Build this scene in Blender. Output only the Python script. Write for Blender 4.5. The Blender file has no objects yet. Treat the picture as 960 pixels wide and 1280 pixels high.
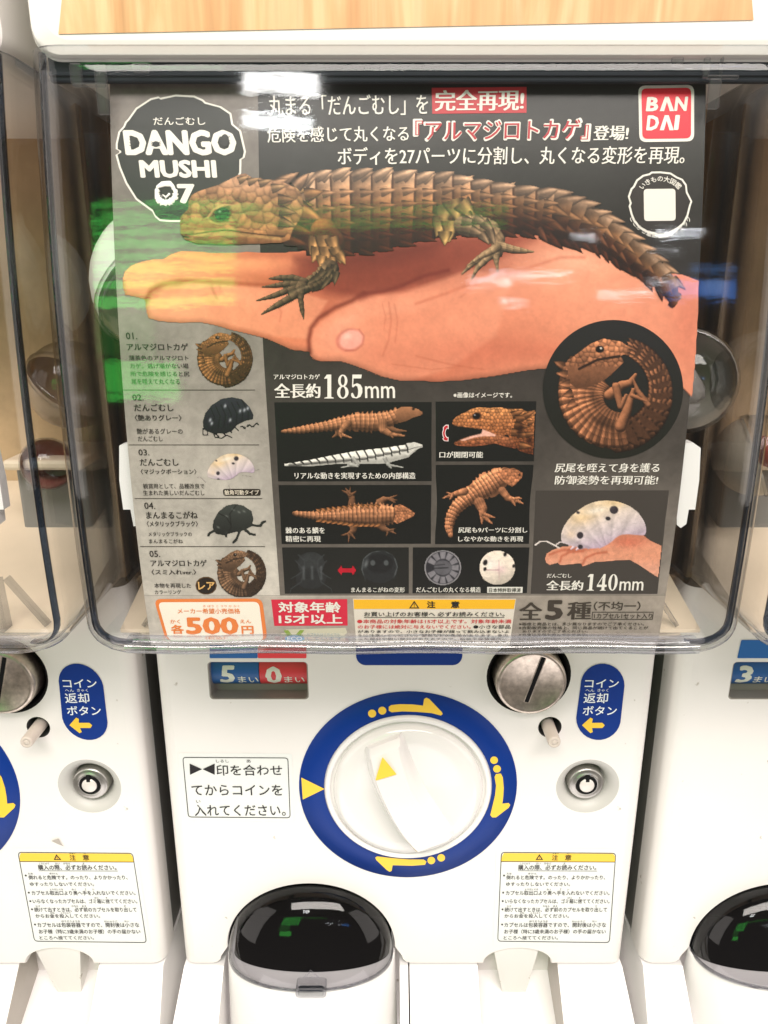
import bpy, math, random
import numpy as np
from mathutils import Vector
from mathutils.geometry import delaunay_2d_cdt

random.seed(7); RNG = np.random.default_rng(7)
SC = bpy.context.scene
COL = SC.collection

# ------------------------------------------------------------------ camera, world, lamps, exposure
TH = math.radians(16.7); FPX = 924.0; CD = 0.379
cam = bpy.data.objects.new('camera', bpy.data.cameras.new('camera')); COL.objects.link(cam)
cam.location = (0, -CD, 0); cam.rotation_euler = (math.radians(90) - TH, 0, 0)
cam.data.sensor_fit = 'VERTICAL'; cam.data.sensor_height = 36; cam.data.lens = FPX / 1280 * 36
cam.data.clip_start = 0.01; cam.data.clip_end = 60
SC.camera = cam

world = bpy.data.worlds.new('World'); SC.world = world; world.use_nodes = True
wb = world.node_tree.nodes['Background']
wb.inputs['Color'].default_value = (1.0, 0.86, 0.72, 1); wb.inputs['Strength'].default_value = 0.14
SC.view_settings.view_transform = 'Standard'; SC.view_settings.look = 'None'
SC.view_settings.exposure = 0.37; SC.view_settings.gamma = 1.0
SC.render.film_transparent = False
SC.cycles.transparent_max_bounces = 32; SC.cycles.max_bounces = 10
SC.cycles.use_denoising = True
SC.cycles.sample_clamp_indirect = 4.0


def area(name, loc, target, sx, sy, radiance, color=(1, 1, 1)):
    l = bpy.data.lights.new(name, 'AREA'); l.shape = 'RECTANGLE'; l.size = sx; l.size_y = sy
    l.energy = radiance * sx * sy * math.pi; l.color = color
    o = bpy.data.objects.new(name, l); COL.objects.link(o); o.location = loc
    d = Vector(target) - Vector(loc); o.rotation_euler = d.to_track_quat('-Z', 'Y').to_euler()
    return o


area('ceiling_panel_light', (0.2, -1.75, 1.95), (0, 0, -0.1), 2.6, 0.95, 11.2, (1, 0.925, 0.865))
area('side_fill_light', (-2.1, -1.0, 0.3), (0, 0, -0.15), 1.7, 2.0, 1.35, (1, 0.93, 0.88))  # added side fills, placed clear of the cover's reflection
area('side_fill_light', (2.1, -1.0, 0.3), (0, 0, -0.15), 1.7, 2.0, 1.35, (1, 0.93, 0.88))
area('floor_bounce_fill', (0.0, -1.1, -1.9), (0, 0, -0.3), 2.4, 1.2, 1.8, (1, 0.93, 0.93))  # added lamp standing in for light bounced off the floor
# small lamps and lit signs across the shop, seen mirrored in the clear cover
area('spot_lamp_upper', (-0.46, -3.0, 2.03), (-0.04, -0.07, 0.07), 0.34, 0.15, 18, (1, 0.98, 0.96))
area('spot_lamp_lower', (-0.47, -3.0, 1.76), (-0.04, -0.07, 0.06), 0.30, 0.09, 18, (0.95, 0.98, 1))
for zz, x0, x1, st in ((1.15, -1.45, -0.55, .8), (1.06, -1.47, -.62, 1.0), (.97, -1.45, -.63, 1.1), (.885, -1.45, -.63, 1.1),
                       (.80, -1.45, -.63, 1.0), (.715, -1.45, -.63, 1.0), (.62, -1.45, -.63, 1.2), (.52, -1.45, -.63, 1.3)):
    area('green_sign_light', ((x0 + x1) / 2, -3.0, zz), ((x0 + x1) / 2, 0, zz), x1 - x0, 0.05, st * 3.6, (0.10, 1.0, 0.13))
area('green_sign_light', (-.05, -3.0, 1.13), (-.05, 0, 1.13), 1.15, 00.05, 1.1, (0.10, 1.0, 0.08))
area('green_sign_light', (-.05, -3.0, 1.03), (-.05, 0, 1.03), 1.15, 00.05, 1.1, (0.10, 1.0, 0.08))
area('green_sign_light', (-1.22, -3.0, .29), (-1.22, 0, .29), 0.50, 0.34, .6, (0.10, 1.0, 0.12))
area('green_sign_light', (-1.12, -3.0, -.02), (-1.12, 0, -.02), 0.48, 0.22, 3.2, (0.10, 1.0, 0.12))
area('blue_screen_light', (1.45, -3.0, .575), (1.45, 0, .575), 0.5, 0.12, 3.4, (0.08, 0.32, 1.0))
area('blue_screen_light', (1.5, -3.0, .72), (1.5, 0, .72), 0.4, 0.05, 1.6, (0.15, 0.42, 1.0))
for (lx, lz, w, h, s) in ((.62, .66, .30, .022, 4), (.45, .62, .16, .016, 5), (.55, .5, .09, .02, 5), (1.02, .55, .2, .02, 4), (.85, .93, .09, .015, 7),
                          (1.26, .97, .17, .016, 9), (1.2, .84, .1, .012, 3), (1.42, .59, .05, .045, 9), (1.52, .6, .03, .05, 9), (1.18, .62, .13, .03, 3)):
    area('far_shop_lamp', (lx, -3.0, lz), (lx, 0, lz), w * 1.15, h * 1.1, s * 2.4, (0.9, 0.93, 1))

# ------------------------------------------------------------------ pixel rays onto the real surfaces
cT, sT = math.cos(TH), math.sin(TH)
ZPOS = np.array([0.8469, 0.13722, -0.07145])      # bent card: Y = a Z^2 + b Z + c
ZCOV = np.array([0.56945, 0.09824, -0.08142])


def ray(px, py):
    px = np.asarray(px, float); py = np.asarray(py, float)
    v = (py - 640) / FPX
    return (px - 480) / FPX, cT - v * sT, -(sT + v * cT)


def on_plane(px, py, Y=0.0):
    a, b, c = ray(px, py); t = (Y + CD) / b
    return np.stack([a * t, np.full_like(t, Y) if hasattr(t, 'shape') else Y, c * t], -1)


def on_profile(px, py, pf, lift=0.0):
    a, b, c = ray(px, py); t = np.full_like(b, .3)
    for _ in range(12):
        z = c * t; F = -CD + b * t - np.polyval(pf, z)
        t = t - F / (b - np.polyval(np.polyder(pf), z) * c)
    z = c * t; n1 = np.polyval(np.polyder(pf), z); L = np.sqrt(1 + n1 * n1)
    return np.stack([a * t, -CD + b * t - lift / L, z + lift * n1 / L], -1)


def MP(lift):
    return lambda x, y: on_profile(x, y, ZPOS, lift)


def MB(lift):
    return lambda x, y: on_plane(x, y, -lift)


LV = 1.3e-4                                          # one print layer
# ------------------------------------------------------------------ materials


def lin(c, k=1.0):
    c = np.asarray(c, float) / 255.0
    return np.where(c <= .04045, c / 12.92, ((c + .055) / 1.055) ** 2.4) * k


def new_mat(name):
    m = bpy.data.materials.new(name); m.use_nodes = True
    return m, m.node_tree, m.node_tree.nodes['Principled BSDF']


def noise_bump(nt, bs, scale, strength, dist=.0005, detail=4):
    tc = nt.nodes.new('ShaderNodeTexCoord'); n = nt.nodes.new('ShaderNodeTexNoise'); b = nt.nodes.new('ShaderNodeBump')
    n.inputs['Scale'].default_value = scale; n.inputs['Detail'].default_value = detail
    b.inputs['Strength'].default_value = strength; b.inputs['Distance'].default_value = dist
    nt.links.new(tc.outputs['Object'], n.inputs['Vector']); nt.links.new(n.outputs['Fac'], b.inputs['Height'])
    nt.links.new(b.outputs['Normal'], bs.inputs['Normal']); return tc, n


def simple(name, col, rough=.4, metal=0.0, coat=0.0, bump=None, spec=.5, var=None):
    m, nt, bs = new_mat(name)
    bs.inputs['Base Color'].default_value = (*col, 1); bs.inputs['Roughness'].default_value = rough
    bs.inputs['Metallic'].default_value = metal; bs.inputs['Coat Weight'].default_value = coat; bs.inputs['Coat Roughness'].default_value = .08
    bs.inputs['Specular IOR Level'].default_value = spec
    if bump: noise_bump(nt, bs, *bump)
    if var:
        scale, lo, hi = var
        tc = nt.nodes.new('ShaderNodeTexCoord'); n = nt.nodes.new('ShaderNodeTexNoise'); n.inputs['Scale'].default_value = scale
        n.inputs['Detail'].default_value = 6; n.inputs['Roughness'].default_value = .65
        r = nt.nodes.new('ShaderNodeMapRange'); r.inputs['From Min'].default_value = .3; r.inputs['From Max'].default_value = .7
        r.inputs['To Min'].default_value = lo; r.inputs['To Max'].default_value = hi
        mx = nt.nodes.new('ShaderNodeMix'); mx.data_type = 'RGBA'; mx.blend_type = 'MULTIPLY'; mx.inputs[0].default_value = 1
        mx.inputs[6].default_value = (*col, 1)
        nt.links.new(tc.outputs['Object'], n.inputs['Vector']); nt.links.new(n.outputs['Fac'], r.inputs['Value'])
        nt.links.new(r.outputs['Result'], mx.inputs[7]); nt.links.new(mx.outputs[2], bs.inputs['Base Color'])
    return m


def print_mat(name, nscale, lo, hi, rough=.38, fine=None):
    """Ink on laminated card: colour from the mesh's print colours, varied by the paper picture's grain."""
    m, nt, bs = new_mat(name)
    at = nt.nodes.new('ShaderNodeAttribute'); at.attribute_name = 'ink'
    out = at.outputs['Color']
    if nscale:
        tc = nt.nodes.new('ShaderNodeTexCoord'); prev = out
        for sc, a, b in ((nscale, lo, hi),) + ((fine,) if fine else ()):
            n = nt.nodes.new('ShaderNodeTexNoise'); n.inputs['Scale'].default_value = sc; n.inputs['Detail'].default_value = 8
            n.inputs['Roughness'].default_value = .62; n.inputs['Distortion'].default_value = .6
            r = nt.nodes.new('ShaderNodeMapRange'); r.inputs['From Min'].default_value = .32; r.inputs['From Max'].default_value = .68
            r.inputs['To Min'].default_value = a; r.inputs['To Max'].default_value = b
            mx = nt.nodes.new('ShaderNodeMix'); mx.data_type = 'RGBA'; mx.blend_type = 'MULTIPLY'; mx.inputs[0].default_value = 1
            nt.links.new(tc.outputs['Object'], n.inputs['Vector']); nt.links.new(n.outputs['Fac'], r.inputs['Value'])
            nt.links.new(prev, mx.inputs[6]); nt.links.new(r.outputs['Result'], mx.inputs[7]); prev = mx.outputs[2]
        out = prev
    nt.links.new(out, bs.inputs['Base Color']); bs.inputs['Roughness'].default_value = rough
    bs.inputs['Specular IOR Level'].default_value = .35
    return m


M_INK = print_mat('ink_flat', 0, 1, 1)
M_STONE = print_mat('ink_stone_texture', 34, .80, 1.22, .34, (260, .9, 1.1))
M_PHOTO = print_mat('ink_photo', 420, .82, 1.18, .36)
M_SKIN = print_mat('ink_skin', 160, .95, 1.05, .36, (900, .96, 1.04))
M_WHITE = simple('ivory_plastic', (.87, .84, .815), .30, bump=(420, .06, .0003), var=(14, .965, 1.0))


def add_specks(m, scale=95, lo=.700, hi=.735, col=(.35, .29, .22)):
    nt = m.node_tree; bs = nt.nodes['Principled BSDF']; src = bs.inputs['Base Color'].links[0].from_socket
    tc = nt.nodes.new('ShaderNodeTexCoord'); out = src
    for sc, a, b, amt in ((scale, lo, hi, .7), (17, .66, .80, .10)):
        n = nt.nodes.new('ShaderNodeTexNoise'); n.inputs['Scale'].default_value = sc; n.inputs['Detail'].default_value = 3
        r = nt.nodes.new('ShaderNodeMapRange'); r.inputs['From Min'].default_value = a; r.inputs['From Max'].default_value = b; r.inputs['To Max'].default_value = amt
        mx = nt.nodes.new('ShaderNodeMix'); mx.data_type = 'RGBA'; mx.inputs[7].default_value = (*col, 1)
        nt.links.new(tc.outputs['Object'], n.inputs['Vector']); nt.links.new(n.outputs['Fac'], r.inputs['Value']); nt.links.new(r.outputs['Result'], mx.inputs[0])
        nt.links.new(out, mx.inputs[6]); out = mx.outputs[2]
    nt.links.new(out, bs.inputs['Base Color'])


add_specks(M_WHITE)
M_WHITE2 = simple('bright_white_plastic', (.88, .86, .85), .28, bump=(380, .05, .0003))
M_HOOD = simple('hood_white_plastic', (.84, .81, .77), .34, bump=(500, .08, .0003))
M_GAP = simple('dark_grey_plastic', (.035, .035, .035), .5)
M_INNER = simple('hopper_brown_grey', (.58, .40, .24), .6, var=(16, .7, 1.2))
M_CREAM = simple('cream_plastic', (.80, .67, .52), .45, var=(10, .85, 1.05))
M_BLACK = simple('matte_black', (.008, .008, .009), .7, spec=.12)
M_BLUE = simple('blue_vinyl', (.002, .034, .24), .42, spec=.22, bump=(90, .12, .0006))
M_YEL = simple('yellow_vinyl', (.93, .60, .045), .35)
M_PAPER = simple('sticker_white', (.80, .82, .80), .3)
M_METAL = simple('worn_brass_metal', (.60, .53, .45), .36, 1.0, bump=(700, .2, .0002), var=(260, .62, 1.12))
M_STEEL = simple('steel', (.46, .45, .42), .38, 1.0, bump=(300, .15, .0003))
M_LOCKCUP = simple('lock_cup_plastic', (.55, .54, .51), .45)
M_NAVY = simple('navy_rail_plastic', (.018, .024, .032), .55, spec=.2)
M_DRUMB = simple('drum_blue', (.012, .13, .42), .45); M_DRUMR = simple('drum_red', (.85, .05, .06), .45)
M_DIGIT = simple('digit_cream', (.95, .96, .84), .45)
M_KNOB = simple('knob_plastic', (.82, .80, .78), .22, coat=.5)
M_GREYP = simple('grey_ring_plastic', (.32, .30, .27), .3)
M_GBEIGE = simple('tray_grey_beige', (.44, .40, .36), .35)


def clear_mat(name, tint=(.97, .975, .97), edge=(.10, .14, .20), power=3.0, ior=1.47, bump=None, rough=0.02):
    m = bpy.data.materials.new(name); m.use_nodes = True; nt = m.node_tree; nt.nodes.clear()
    out = nt.nodes.new('ShaderNodeOutputMaterial'); mix = nt.nodes.new('ShaderNodeMixShader')
    tr = nt.nodes.new('ShaderNodeBsdfTransparent'); gl = nt.nodes.new('ShaderNodeBsdfGlossy'); fr = nt.nodes.new('ShaderNodeFresnel')
    lw = nt.nodes.new('ShaderNodeLayerWeight'); lw.inputs['Blend'].default_value = .5
    pw = nt.nodes.new('ShaderNodeMath'); pw.operation = 'POWER'; pw.inputs[1].default_value = power
    mc = nt.nodes.new('ShaderNodeMix'); mc.data_type = 'RGBA'; mc.inputs[6].default_value = (*tint, 1); mc.inputs[7].default_value = (*edge, 1)
    nt.links.new(lw.outputs['Facing'], pw.inputs[0]); nt.links.new(pw.outputs[0], mc.inputs[0]); nt.links.new(mc.outputs[2], tr.inputs['Color'])
    gm = nt.nodes.new('ShaderNodeNewGeometry'); ir = nt.nodes.new('ShaderNodeMapRange')      # thin sheet: same reflection from both sides
    ir.inputs['To Min'].default_value = ior; ir.inputs['To Max'].default_value = 1 / ior
    nt.links.new(gm.outputs['Backfacing'], ir.inputs['Value']); nt.links.new(ir.outputs['Result'], fr.inputs['IOR']); gl.inputs['Roughness'].default_value = rough
    nt.links.new(fr.outputs[0], mix.inputs[0]); nt.links.new(tr.outputs[0], mix.inputs[1]); nt.links.new(gl.outputs[0], mix.inputs[2])
    nt.links.new(mix.outputs[0], out.inputs['Surface'])
    if bump:
        tc = nt.nodes.new('ShaderNodeTexCoord'); mp = nt.nodes.new('ShaderNodeMapping'); n = nt.nodes.new('ShaderNodeTexNoise'); b = nt.nodes.new('ShaderNodeBump')
        mp.inputs['Scale'].default_value = bump[3]; n.inputs['Scale'].default_value = bump[0]; n.inputs['Detail'].default_value = 5; n.inputs['Roughness'].default_value = .55
        b.inputs['Strength'].default_value = bump[1]; b.inputs['Distance'].default_value = bump[2]
        nt.links.new(tc.outputs['Object'], mp.inputs[0]); nt.links.new(mp.outputs[0], n.inputs['Vector']); nt.links.new(n.outputs['Fac'], b.inputs['Height'])
        nt.links.new(b.outputs['Normal'], gl.inputs['Normal'])
    return m


M_COVER = clear_mat('clear_acrylic', (.992, .994, .992), (.10, .13, .19), 4.5, 1.46, bump=(34, .42, .0004, (.28, 1.0, 1.0)), rough=.045)
M_CLEAR = clear_mat('clear_capsule_plastic', (.95, .95, .95), (.45, .45, .45), 2.0, 1.5, bump=(60, .4, .001, (1, 1, 1)))
M_RIB = clear_mat('clear_rib_plastic', (.86, .86, .86), (.62, .65, .70), 1.5, 1.5, rough=.5)
M_PULL = clear_mat('clear_pull_plastic', (.86, .86, .87), (.35, .36, .38), 1.6, 1.6, rough=.06)
M_EDGE = clear_mat('edge_highlight_clear', (.93, .935, .95), (.80, .84, .93), 1.2, 1.9, bump=(60, .5, .0008, (.25, 1, 1)), rough=.10)
M_DOME = clear_mat('clear_door_plastic', (.74, .74, .76), (.18, .19, .21), 2.2, 1.5, rough=.05)
M_WINDOW = clear_mat('clear_window_plastic', (.99, .99, .99), (.3, .3, .3), 2.0, 1.5)


def wood_mat():
    m, nt, bs = new_mat('light_wood_print')
    tc = nt.nodes.new('ShaderNodeTexCoord'); mp = nt.nodes.new('ShaderNodeMapping'); mp.inputs['Scale'].default_value = (1, 1, .11)
    n = nt.nodes.new('ShaderNodeTexNoise'); n.inputs['Scale'].default_value = 55; n.inputs['Detail'].default_value = 7; n.inputs['Distortion'].default_value = 1.5
    n2 = nt.nodes.new('ShaderNodeTexNoise'); n2.inputs['Scale'].default_value = 420; n2.inputs['Detail'].default_value = 3
    mp2 = nt.nodes.new('ShaderNodeMapping'); mp2.inputs['Scale'].default_value = (1, 1, .06)
    cr = nt.nodes.new('ShaderNodeValToRGB')
    e = cr.color_ramp.elements; e[0].position = .34; e[0].color = (.62, .33, .155, 1); e[1].position = .62; e[1].color = (.86, .54, .30, 1)
    x = e.new(.48); x.color = (.74, .43, .215, 1)
    mx = nt.nodes.new('ShaderNodeMix'); mx.data_type = 'RGBA'; mx.blend_type = 'MULTIPLY'; mx.inputs[0].default_value = .35
    nt.links.new(tc.outputs['Object'], mp.inputs[0]); nt.links.new(mp.outputs[0], n.inputs['Vector'])
    nt.links.new(tc.outputs['Object'], mp2.inputs[0]); nt.links.new(mp2.outputs[0], n2.inputs['Vector'])
    nt.links.new(n.outputs['Fac'], cr.inputs[0]); nt.links.new(cr.outputs[0], mx.inputs[6]); nt.links.new(n2.outputs['Fac'], mx.inputs[7])
    mx2 = nt.nodes.new('ShaderNodeMix'); mx2.data_type = 'RGBA'; mx2.blend_type = 'MULTIPLY'; mx2.inputs[0].default_value = 1; mx2.inputs[7].default_value = (1.15, 1.15, 1.15, 1)
    nt.links.new(mx.outputs[2], mx2.inputs[6]); nt.links.new(mx2.outputs[2], bs.inputs['Base Color'])
    bs.inputs['Roughness'].default_value = .35
    return m


M_WOOD = wood_mat()

# ------------------------------------------------------------------ object helpers


def mesh_obj(name, verts, faces, mat, parent=None, smooth=False, label=None, colors=None):
    me = bpy.data.meshes.new(name)
    me.from_pydata([tuple(v) for v in np.asarray(verts, float)], [], [tuple(int(i) for i in f) for f in faces])
    if colors is not None:
        ca = me.color_attributes.new('ink', 'FLOAT_COLOR', 'POINT')
        c4 = np.ones((len(me.vertices), 4), np.float32); c4[:, :3] = np.asarray(colors)
        ca.data.foreach_set('color', c4.ravel())
    me.materials.append(mat)
    if smooth: me.polygons.foreach_set('use_smooth', np.ones(len(me.polygons), bool))
    me.update()
    o = bpy.data.objects.new(name, me); COL.objects.link(o)
    if parent: o.parent = parent
    if label: o['label'] = label
    return o


def grid_obj(name, V, F, mat, parent=None, colors=None, label=None):
    """fast path for quad grids"""
    me = bpy.data.meshes.new(name)
    V = np.asarray(V, np.float32); F = np.asarray(F, np.int32)
    me.vertices.add(len(V)); me.vertices.foreach_set('co', V.ravel())
    k = F.shape[1]
    me.loops.add(len(F) * k); me.loops.foreach_set('vertex_index', F.ravel())
    me.polygons.add(len(F)); me.polygons.foreach_set('loop_start', np.arange(len(F), dtype=np.int32) * k)
    me.polygons.foreach_set('loop_total', np.full(len(F), k, np.int32))
    me.update(calc_edges=True)
    if colors is not None:
        ca = me.color_attributes.new('ink', 'FLOAT_COLOR', 'POINT')
        c4 = np.ones((len(V), 4), np.float32); c4[:, :3] = colors
        ca.data.foreach_set('color', c4.ravel())
    me.materials.append(mat)
    o = bpy.data.objects.new(name, me); COL.objects.link(o)
    if parent: o.parent = parent
    if label: o['label'] = label
    return o


def thing(name, label, cat, loc=(0, 0, 0), group=None):
    o = bpy.data.objects.new(name, None); COL.objects.link(o); o.location = loc; o.empty_display_size = .02
    o['label'] = label; o['category'] = cat
    if group: o['group'] = group
    return o


def rrect(x0, y0, x1, y1, r, n=6):
    pts = []
    for cx, cy, a0 in ((x1 - r, y0 + r, -90), (x1 - r, y1 - r, 0), (x0 + r, y1 - r, 90), (x0 + r, y0 + r, 180)):
        for k in range(n + 1):
            a = math.radians(a0 + 90 * k / n); pts.append((cx + r * math.cos(a), cy + r * math.sin(a)))
    return pts


def round_quad(q, r, n=5):
    """rounded corners on a quadrilateral given by four points"""
    pts = []; m = len(q)
    for i in range(m):
        p = np.array(q[i], float); a = np.array(q[i - 1], float); b = np.array(q[(i + 1) % m], float)
        da = (a - p) / np.linalg.norm(a - p); db = (b - p) / np.linalg.norm(b - p)
        s, e = p + da * r, p + db * r
        for k in range(n + 1):
            t = k / n; pts.append(tuple((1 - t) ** 2 * s + 2 * t * (1 - t) * p + t * t * e))
    return pts


def circ(cx, cy, rx, ry=None, n=48, a0=0, a1=360):
    ry = rx if ry is None else ry
    full = abs(a1 - a0) >= 359.9
    m = n if full else n + 1
    return [(cx + rx * math.cos(math.radians(a0 + (a1 - a0) * k / n)), cy + ry * math.sin(math.radians(a0 + (a1 - a0) * k / n))) for k in range(m)]


def cdt(loops, extra=()):
    """triangulate outer loop with holes (loops[1:]) plus loose interior points"""
    vs = []; fs = []
    for lp in loops:
        s = len(vs); vs += [Vector((float(p[0]), float(p[1]))) for p in lp]; fs.append(list(range(s, s + len(lp))))
    es = []
    for f in fs: es += [(f[i], f[(i + 1) % len(f)]) for i in range(len(f))]
    vs += [Vector(p) for p in extra]
    ov, oe, of, a, b, c = delaunay_2d_cdt(vs, es, [], 0, 1e-9, True)
    P = np.array([(v.x, v.y) for v in ov])
    out = []
    cen = np.array([P[list(f)].mean(0) for f in of])
    keep = inside(cen[:, 0], cen[:, 1], loops[0])
    for h in loops[1:]: keep &= ~inside(cen[:, 0], cen[:, 1], h)
    return P, [tuple(f) for f, k in zip(of, keep) if k]


def inside(X, Y, poly):
    P = np.asarray(poly, float); r = np.zeros(np.shape(X), bool)
    for i in range(len(P)):
        x0, y0 = P[i - 1]; x1, y1 = P[i]
        if y0 == y1: continue
        c = ((y0 > Y) != (y1 > Y)) & (X < (x1 - x0) * (Y - y0) / (y1 - y0) + x0)
        r ^= c
    return r


def orient(V, F, toward=(0, -1, 0)):
    """flip faces whose normal points away from 'toward'"""
    V = np.asarray(V); t = np.array(toward, float); out = []
    for f in F:
        a, b, c = V[f[0]], V[f[1]], V[f[2]]
        n = np.cross(b - a, c - a)
        out.append(tuple(reversed(f)) if n @ t < 0 else tuple(f))
    return out


def flat(name, pts, color, mapf, parent, mat=None, holes=(), label=None, step=None, k=1.0):
    """flat print shape traced in picture points and laid on its surface by mapf"""
    P0 = np.array(pts, float)
    extra = []
    if not step and float(np.ptp(P0[:, 1])) > 14 and float(np.ptp(P0[:, 0])) > 14: step = 8
    if step:
        step = min(step, 8)
        x0, y0 = P0.min(0); x1, y1 = P0.max(0)
        gx, gy = np.meshgrid(np.arange(x0 + step * .5, x1, step), np.arange(y0 + step * .5, y1, step))
        ins = inside(gx, gy, pts)
        extra = [(float(a), float(b)) for a, b in zip(gx[ins], gy[ins])]
    P, F = cdt([pts] + list(holes), extra)
    V = mapf(P[:, 0], P[:, 1]); F = orient(V, F)
    if mat is not None and color is None: return mesh_obj(name, V, F, mat, parent, label=label)
    C = color(P[:, 0], P[:, 1]) if callable(color) else np.tile(np.array(color, float), (len(P), 1))
    return mesh_obj(name, V, F, mat or M_INK, parent, colors=lin(C, k), label=label)


# ------------------------------------------------------------------ lettering
_glyphs = {}


def glyph_mesh(s, style):
    """outline lettering as a flat mesh in em units: (verts Nx2, faces, copy number). style: (stroke offset, spread across, spread upright)"""
    key = (s, style)
    if key in _glyphs: return _glyphs[key]
    off, rx, ry = style; sx = 1.0
    c = bpy.data.curves.new('lettering', 'FONT'); c.body = s; c.resolution_u = 2
    o = bpy.data.objects.new('lettering', c); COL.objects.link(o)
    dg = bpy.context.evaluated_depsgraph_get(); dg.update()
    src = o.to_curve(dg)
    cu = bpy.data.curves.new('outline', 'CURVE'); cu.dimensions = '2D'; cu.fill_mode = 'BOTH'; cu.resolution_u = 2
    for sp in src.splines:
        n = len(sp.bezier_points)
        if n < 2: continue
        ns = cu.splines.new('BEZIER'); ns.bezier_points.add(n - 1); ns.use_cyclic_u = True
        a = np.empty(n * 3)
        for at in ('co', 'handle_left', 'handle_right'):
            sp.bezier_points.foreach_get(at, a); b = a.copy(); b[0::3] *= sx
            ns.bezier_points.foreach_set(at, b)
        for pt in ns.bezier_points: pt.handle_left_type = pt.handle_right_type = 'FREE'
        for i, pt in enumerate(ns.bezier_points):
            q = sp.bezier_points[i]
            pt.handle_left = (q.handle_left[0] * sx, q.handle_left[1], 0); pt.handle_right = (q.handle_right[0] * sx, q.handle_right[1], 0)
            pt.co = (q.co[0] * sx, q.co[1], 0)
    cu.offset = off
    o2 = bpy.data.objects.new('outline', cu); COL.objects.link(o2)
    me = o2.to_mesh()
    V = np.array([v.co[:2] for v in me.vertices]); F = [tuple(p.vertices) for p in me.polygons]
    o2.to_mesh_clear(); o.to_curve_clear()
    bpy.data.objects.remove(o2); bpy.data.objects.remove(o); bpy.data.curves.remove(cu); bpy.data.curves.remove(c)
    K_ = np.zeros(len(V))
    if len(V) and (rx or ry):                      # weight: the same outline struck again a little beside itself
        if ry: sh = [(rx * math.cos(q), ry * math.sin(q)) for q in np.linspace(0, 2 * math.pi, 9 if max(rx, ry) > .02 else 5)[:-1] + .4]
        else: sh = [(-rx, 0), (rx, 0)] + ([(-rx * .4, 0), (rx * .4, 0)] if rx > .03 else [])
        V0, F0, n = V, F, len(V)
        for i, (dx, dy) in enumerate(sh):
            V = np.vstack([V, V0 + (dx, dy)]); F = F + [tuple(q + n * (i + 1) for q in f) for f in F0]; K_ = np.r_[K_, np.full(n, i + 1)]
    _glyphs[key] = (V, F, K_)
    return V, F, K_


SANS = (0, 0, 0); BOLD = (0, .013, .012); HEAVY = (0, .030, .028); MINCHO = (0, .014, 0); MINB = (0, .034, 0); BLACKF = (0, .040, .034)


def text(name, s, box, color, mapf, parent, style=SANS, slant=0.0, tilt=0.0, mat=None, label=None, pad=0.0, vslope=.00036, k=1.0):
    """lettering fitted to the box (x0, y0, x1, y1) of picture points it covers"""
    V, F, KL = glyph_mesh(s, style)
    if not len(F): return None
    x0, y0, x1, y1 = box; x0 -= pad; x1 += pad; y0 -= pad; y1 += pad
    lo, hi = V.min(0), V.max(0)
    u = (V[:, 0] - lo[0]) / (hi[0] - lo[0]); w = (hi[1] - V[:, 1]) / (hi[1] - lo[1])
    x = x0 + u * (x1 - x0); y = y0 + w * (y1 - y0)
    yc = (y0 + y1) / 2
    x = x + slant * (yc - y) - (x - 511) * vslope * (y - yc)
    y = y + tilt * (x - (x0 + x1) / 2)
    P = mapf(x, y); P = P.copy(); P[:, 1] -= KL * 5e-6; F = orient(P, F)
    if mat: return mesh_obj(name, P, F, mat, parent, label=label)
    return mesh_obj(name, P, F, M_INK, parent, colors=np.tile(lin(color, k), (len(P), 1)), label=label)


def serif_digits(s, box, color, mapf, parent, name='lettering'):
    """high-contrast numerals: heavy uprights, hairline joins"""
    shapes = {
        '1': ([(.30, 0), (.62, 0), (.62, .93), (.80, .97), (.80, 1), (.12, 1), (.12, .97), (.34, .93), (.34, .16), (.12, .18), (.12, .14)], []),
        '8': (circ(.46, .26, .34, .26, 20)[::1], [circ(.46, .25, .15, .20, 16)], circ(.46, .74, .42, .27, 20), [circ(.46, .74, .19, .225, 16)]),
        '5': ([(.16, .0), (.84, 0), (.80, .16), (.24, .16), (.22, .42), (.50, .36), (.74, .42), (.88, .56), (.88, .76), (.74, .93), (.48, 1.0), (.16, .97), (.06, .88),
               (.08, .78), (.18, .76), (.26, .84), (.34, .94), (.48, .94), (.56, .84), (.58, .66), (.52, .50), (.38, .46), (.22, .54), (.13, .52)], []),
        '4': ([(.56, 0), (.74, 0), (.74, .64), (.92, .64), (.92, .78), (.74, .78), (.74, .94), (.88, .97), (.88, 1), (.34, 1), (.34, .97), (.48, .94), (.48, .78), (.03, .78), (.03, .68)],
              [[(.48, .64), (.48, .20), (.14, .64)]]),
        '0': (circ(.47, .5, .42, .5, 28), [circ(.47, .5, .17, .45, 24)]),
    }
    x0, y0, x1, y1 = box; n = len(s); w = (x1 - x0) / n; VV = []; FF = []
    for i, ch in enumerate(s):
        sh = shapes[ch]; groups = [(sh[0], sh[1])] + ([(sh[2], sh[3])] if len(sh) > 2 else [])
        for j, (o_, h_) in enumerate(groups):
            if ch == '8' and j == 1: o_ = [(p[0], max(p[1], .478 + abs(p[0] - .46) * .02)) for p in o_]
            P, F = cdt([o_] + list(h_))
            b = len(VV); VV += [(x0 + (i + p[0]) * w, y0 + p[1] * (y1 - y0) + (0 if j == 0 else 0)) for p in P]
            FF += [tuple(q + b for q in f) for f in F]
    P = np.array(VV); V = mapf(P[:, 0], P[:, 1]); FF = orient(V, FF)
    return mesh_obj(name, V, FF, M_INK, parent, colors=np.tile(lin(color), (len(V), 1)))


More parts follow.
